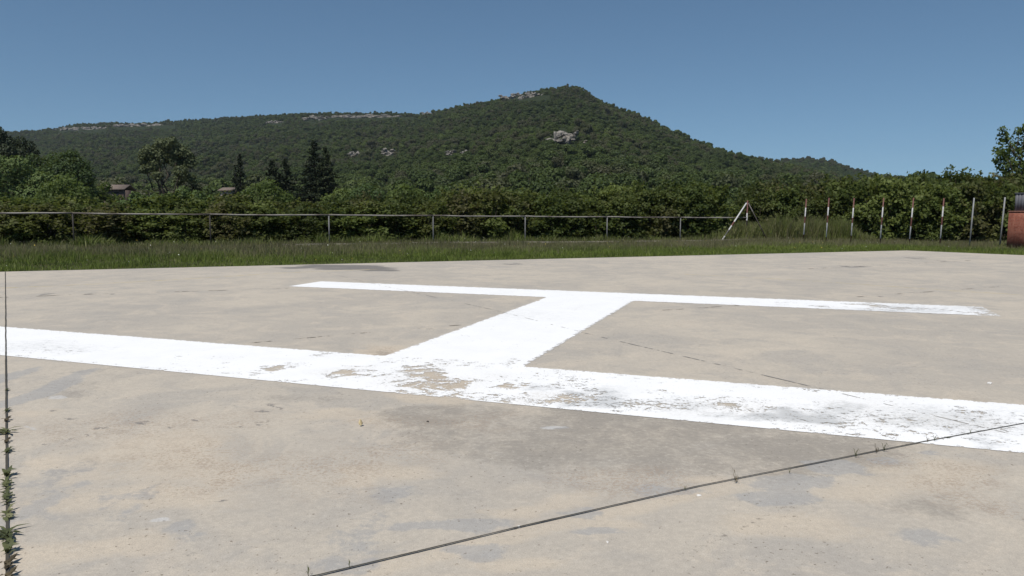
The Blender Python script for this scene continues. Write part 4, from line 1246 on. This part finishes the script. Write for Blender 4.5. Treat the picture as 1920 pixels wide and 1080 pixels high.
blades("undergrowth", 420000, rng, reg_under, lambda x, y: 0.18 + 0.75 * fbm(x * 0.8, y * 0.8, 33) ** 1.6, lambda x, y: 0.12 + 0.45 * fbm(x * 0.7, y * 0.7, 35), 0.016, "rank green undergrowth along the foot of the hedge", 0.45, "undergrowth")
def reg_weeds(n):
    px = rng.uniform(1325, 1640, n); Y = rng.uniform(45.5, 50.5, n)
    x = (px - 960) / F * Y
    return x, Y
blades("tall_weeds", 34000, rng, reg_weeds, lambda x, y: 0.40 + 1.1 * smooth(960 + F * x / y, 1335, 1500) * smooth(960 + F * x / y, 1645, 1560) * (0.15 + 1.5 * fbm(x * 1.3, y * 1.3, 4) ** 1.5) + 0.45 * np.exp(-((960 + F * x / y - 1385) / 30) ** 2), lambda x, y: 0.25 + 0.5 * fbm(x * 1.5, y * 1.5, 19), 0.016, "tall grey green weeds around the first striped posts", 0.25, "weeds")

# tiny flowers in the grass
x, y = reg_all(9000)
sel = rng.uniform(0, 1, len(x)) < 0.06
x, y = x[sel], y[sel]
n = len(x)
z = ground_z(x, y) + 0.16 + 0.16 * rel(x, y)
th_ = np.linspace(0, 2 * np.pi, 7)[:-1]
rad = rng.uniform(0.010, 0.019, n)
ring = np.stack([np.cos(th_), np.sin(th_)], 1)
tilt = rng.normal(0, 0.5, (n, 2))
V = np.zeros((n, 7, 3))
V[:, 0] = np.stack([x, y, z + 0.008], 1)
for q in range(6):
    dx, dy = ring[q, 0] * rad, ring[q, 1] * rad
    V[:, q + 1] = np.stack([x + dx, y + dy, z + dx * tilt[:, 0] + dy * tilt[:, 1]], 1)
k = np.arange(n)[:, None] * 7
fl_ = np.concatenate([k + np.array([[0, 1 + q, 1 + (q + 1) % 6]]) for q in range(6)])
yl = (rng.uniform(0, 1, n) < 0.3).astype(float)
t = NT("wild_flower_petals")
t.done(t.bsdf(t.mix(t.attr("tint").outputs['Fac'], (0.60, 0.60, 0.52), (0.60, 0.42, 0.06)), 0.7, 0.2))
tag(obj("wildflowers", mesh_np("wildflowers", V.reshape(-1, 3), fl_, t.m, face_attr={'tint': np.tile(yl, 6)})), "tiny white and yellow flowers dotted through the grass", "flowers", kind='stuff')

# ------------------------------------------------------------------ weeds in the pavement joints
def weed_mesh(seed, nl, L, W_, up, mat, spread=0.05):
    rng = np.random.default_rng(seed)
    V, f3, f4, tint = [], [], [], []
    for q in range(nl):
        b = np.array([rng.normal(0, min(spread * 0.4, 0.004)), rng.normal(0, spread), 0.0])
        a = rng.uniform(0, 6.28); l = L * rng.uniform(0.5, 1.3); w = W_ * rng.uniform(0.7, 1.3)
        d = np.array([math.cos(a), math.sin(a), 0]); s = np.array([-d[1], d[0], 0])
        e = rng.uniform(up * 0.4, up * 1.4)
        p1 = b + d * l * 0.45 + np.array([0, 0, l * e]); p2 = b + d * l + np.array([0, 0, l * e * rng.uniform(0.6, 1.5)])
        k = len(V)
        V += [b - s * w * .25, b + s * w * .25, p1 + s * w * .5 + np.array([0, 0, .1 * w]), p1 - s * w * .5 + np.array([0, 0, .1 * w]), p2]
        f4.append((k, k + 1, k + 2, k + 3)); f3.append((k + 3, k + 2, k + 4)); tint.append(rng.uniform(0, 1))
    return mesh_np("weed", np.array(V), [np.array(f4), np.array(f3)], mat, face_attr={'tint': tint + tint})
WM = [weed_mesh(1, 14, 0.040, 0.020, 0.25, M['weed'], 0.03), weed_mesh(2, 18, 0.042, 0.022, 0.3, M['weed'], 0.05), weed_mesh(3, 16, 0.042, 0.019, 0.5, M['weed'], 0.014), weed_mesh(4, 18, 0.08, 0.018, 0.15, M['weed'], 0.025),
      weed_mesh(5, 14, 0.04, 0.015, 0.3, M['dry_weed'], 0.018), weed_mesh(6, 14, 0.06, 0.004, 1.2, M['dry_weed'], 0.012), weed_mesh(7, 9, 0.05, 0.006, 1.4, M['weed'], 0.006), weed_mesh(8, 22, 0.038, 0.020, 0.3, M['weed'], 0.05)]
WEEDS = [(12, 733, 0, .6, "tiny green sprig topmost in the left joint"), (12, 772, 0, .8, "small green weed below the topmost sprig in the left joint"), (12, 790, 4, .9, "small brownish weed just above the wide spiky one in the left joint"), (13, 811, 3, 1.0, "wide spiky dark green weed in the left joint"), (12, 830, 4, .8, "reddish dry weed under the wide spiky one in the left joint"),
         (13, 848, 0, .9, "small fresh weed below the reddish one in the left joint"), (13, 893, 2, 1.0, "upright weed starting the long green clump of the left joint"), (13, 912, 7, .9, "dense leafy weed in the long clump of the left joint"), (14, 936, 7, .9, "lower dense weed ending the long clump of the left joint"), (14, 968, 1, .9, "light green leafy weed between the two wide ones in the left joint"),
         (14, 1003, 3, .95, "lower wide spiky weed in the left joint"), (14, 1014, 1, .8, "leafy weed tucked under the lower wide spiky one"), (15, 1036, 2, .9, "upright weed near the bottom of the left joint"), (15, 1062, 4, 1.0, "brown leaved weed at the bottom of the left joint"), (16, 1085, 4, .9, "dry weed at the bottom frame edge in the left joint"),
         (1382, 906, 5, 1.1, "spreading dry tuft on the right diagonal joint"), (1284, 921, 6, .5, "tiny sprout on the right joint left of the dry tuft"), (1480, 889, 6, .5, "tiny sprout on the right joint right of the dry tuft"), (1604, 858, 6, 1.0, "upright two bladed sprout on the right joint"), (1645, 850, 5, .9, "bristly dry weed on the right joint before the white bar"), (1657, 847, 6, 1.0, "taller sprout beside the bristly dry weed"),
         (1740, 830, 5, .7, "dry weed where the right joint meets the white bar"), (1752, 828, 6, .8, "dark sprout at the edge of the white bar"), (1778, 822, 0, .7, "small dark weed in the joint on the white bar"), (1819, 814, 6, .6, "tiny sprout highest on the white bar's joint"), (655, 1066, 6, .6, "tiny sprout low on the right joint near the bottom edge"), (578, 1083, 6, .8, "sprout at the bottom frame edge on the right joint")]
for i, (px, py, v, s, lab) in enumerate(WEEDS):
    p = gp(px, py)
    o = obj("joint_weed", WM[v], None, (p[0], p[1], 0.008))
    ang = math.atan2(0.8, -0.55) if px < 100 else math.radians(26)
    o.rotation_euler = (0, 0, ang + math.pi / 2 + (0 if px < 100 else 0))
    k = 1.15 if px < 100 else 0.6
    o.scale = (s * k, s * k, s * k)
    tag(o, lab, "weed", "weeds growing in the pavement joints")

# loose bits on the concrete
def pebble(px, py, size, mat, label, name, seed):
    p = gp(px, py)
    bm = bmesh.new(); bmesh.ops.create_icosphere(bm, subdivisions=3, radius=1)
    r = random.Random(seed)
    for v in bm.verts:
        n = 1 + 0.35 * (float(fbm(v.co.x * 1.7 + seed, v.co.y * 1.7 + v.co.z, seed, 3)) - 0.5) * 2
        v.co = Vector((v.co.x * 1.3 * n, v.co.y * 0.8 * n, max(v.co.z, -0.5) * 0.6 * n)) * size
    me = bpy.data.meshes.new(name); bm.to_mesh(me); bm.free(); me.materials.append(mat)
    o = obj(name, me, None, (p[0], p[1], size * 0.29)); o.rotation_euler = (0, 0, r.uniform(0, 3))
    tag(o, label, name.replace('_', ' '))
pebble(1311, 930, 0.011, M['pebble'], "white stone chip beside the right diagonal joint", "stone_chip", 2)
pebble(973, 989, 0.010, M['pebble'], "white stone chip lower on the right diagonal joint", "stone_chip", 3)
pebble(1855, 720, 0.022, M['pebble'], "white stone chip above the right end of the near bar", "stone_chip", 4)
pebble(1139, 1017, 0.007, M['pebble'], "smallest white chip in the bottom foreground", "stone_chip", 5)
pebble(802, 791, 0.010, mat_simple("dark_stone", (0.05, 0.045, 0.04), (0.09, 0.08, 0.07), 50), "dark stone chip below the worn middle of the near bar", "stone_chip", 6)
# curled dead leaf
p = gp(677, 800)
V = []
for q in range(7):
    t_ = q / 6; w = 0.016 * math.sin(math.pi * min(t_ * 0.95 + 0.04, 1)); z = 0.006 + 0.045 * t_ ** 1.5
    V += [(-w, t_ * 0.02, z + 0.004), (0, t_ * 0.02 - 0.004, z), (w, t_ * 0.02, z + 0.004)]
f = [(q * 3 + s, q * 3 + s + 1, q * 3 + s + 4, q * 3 + s + 3) for q in range(6) for s in (0, 1)]
me = mesh_np("dead_leaf", np.array(V), np.array(f), M['leaf_litter'])
o = obj("dead_leaf", me, None, (p[0], p[1], 0.0)); o.rotation_euler = (0, 0, 0.5)
md = o.modifiers.new("thickness", 'SOLIDIFY'); md.thickness = 0.0012
tag(o, "small curled yellowish dead leaf standing on the concrete", "leaf")

# ------------------------------------------------------------------ haze
HAZE = 0.00007
if HAZE > 0:
    g = Geo(); g.box((-3150, -3150, -9), (3150, 3150, 215))
    t = NT("haze_air")
    v = t.n("ShaderNodeVolumePrincipled")
    v.inputs['Color'].default_value = (0.80, 0.88, 1.0, 1)
    v.inputs['Density'].default_value = HAZE
    v.inputs['Anisotropy'].default_value = 0.2
    t.l(v.outputs[0], t.out.inputs['Volume'])
    tag(g.build("haze", t.m), "thin blue haze filling the valley air", "haze", kind='stuff')
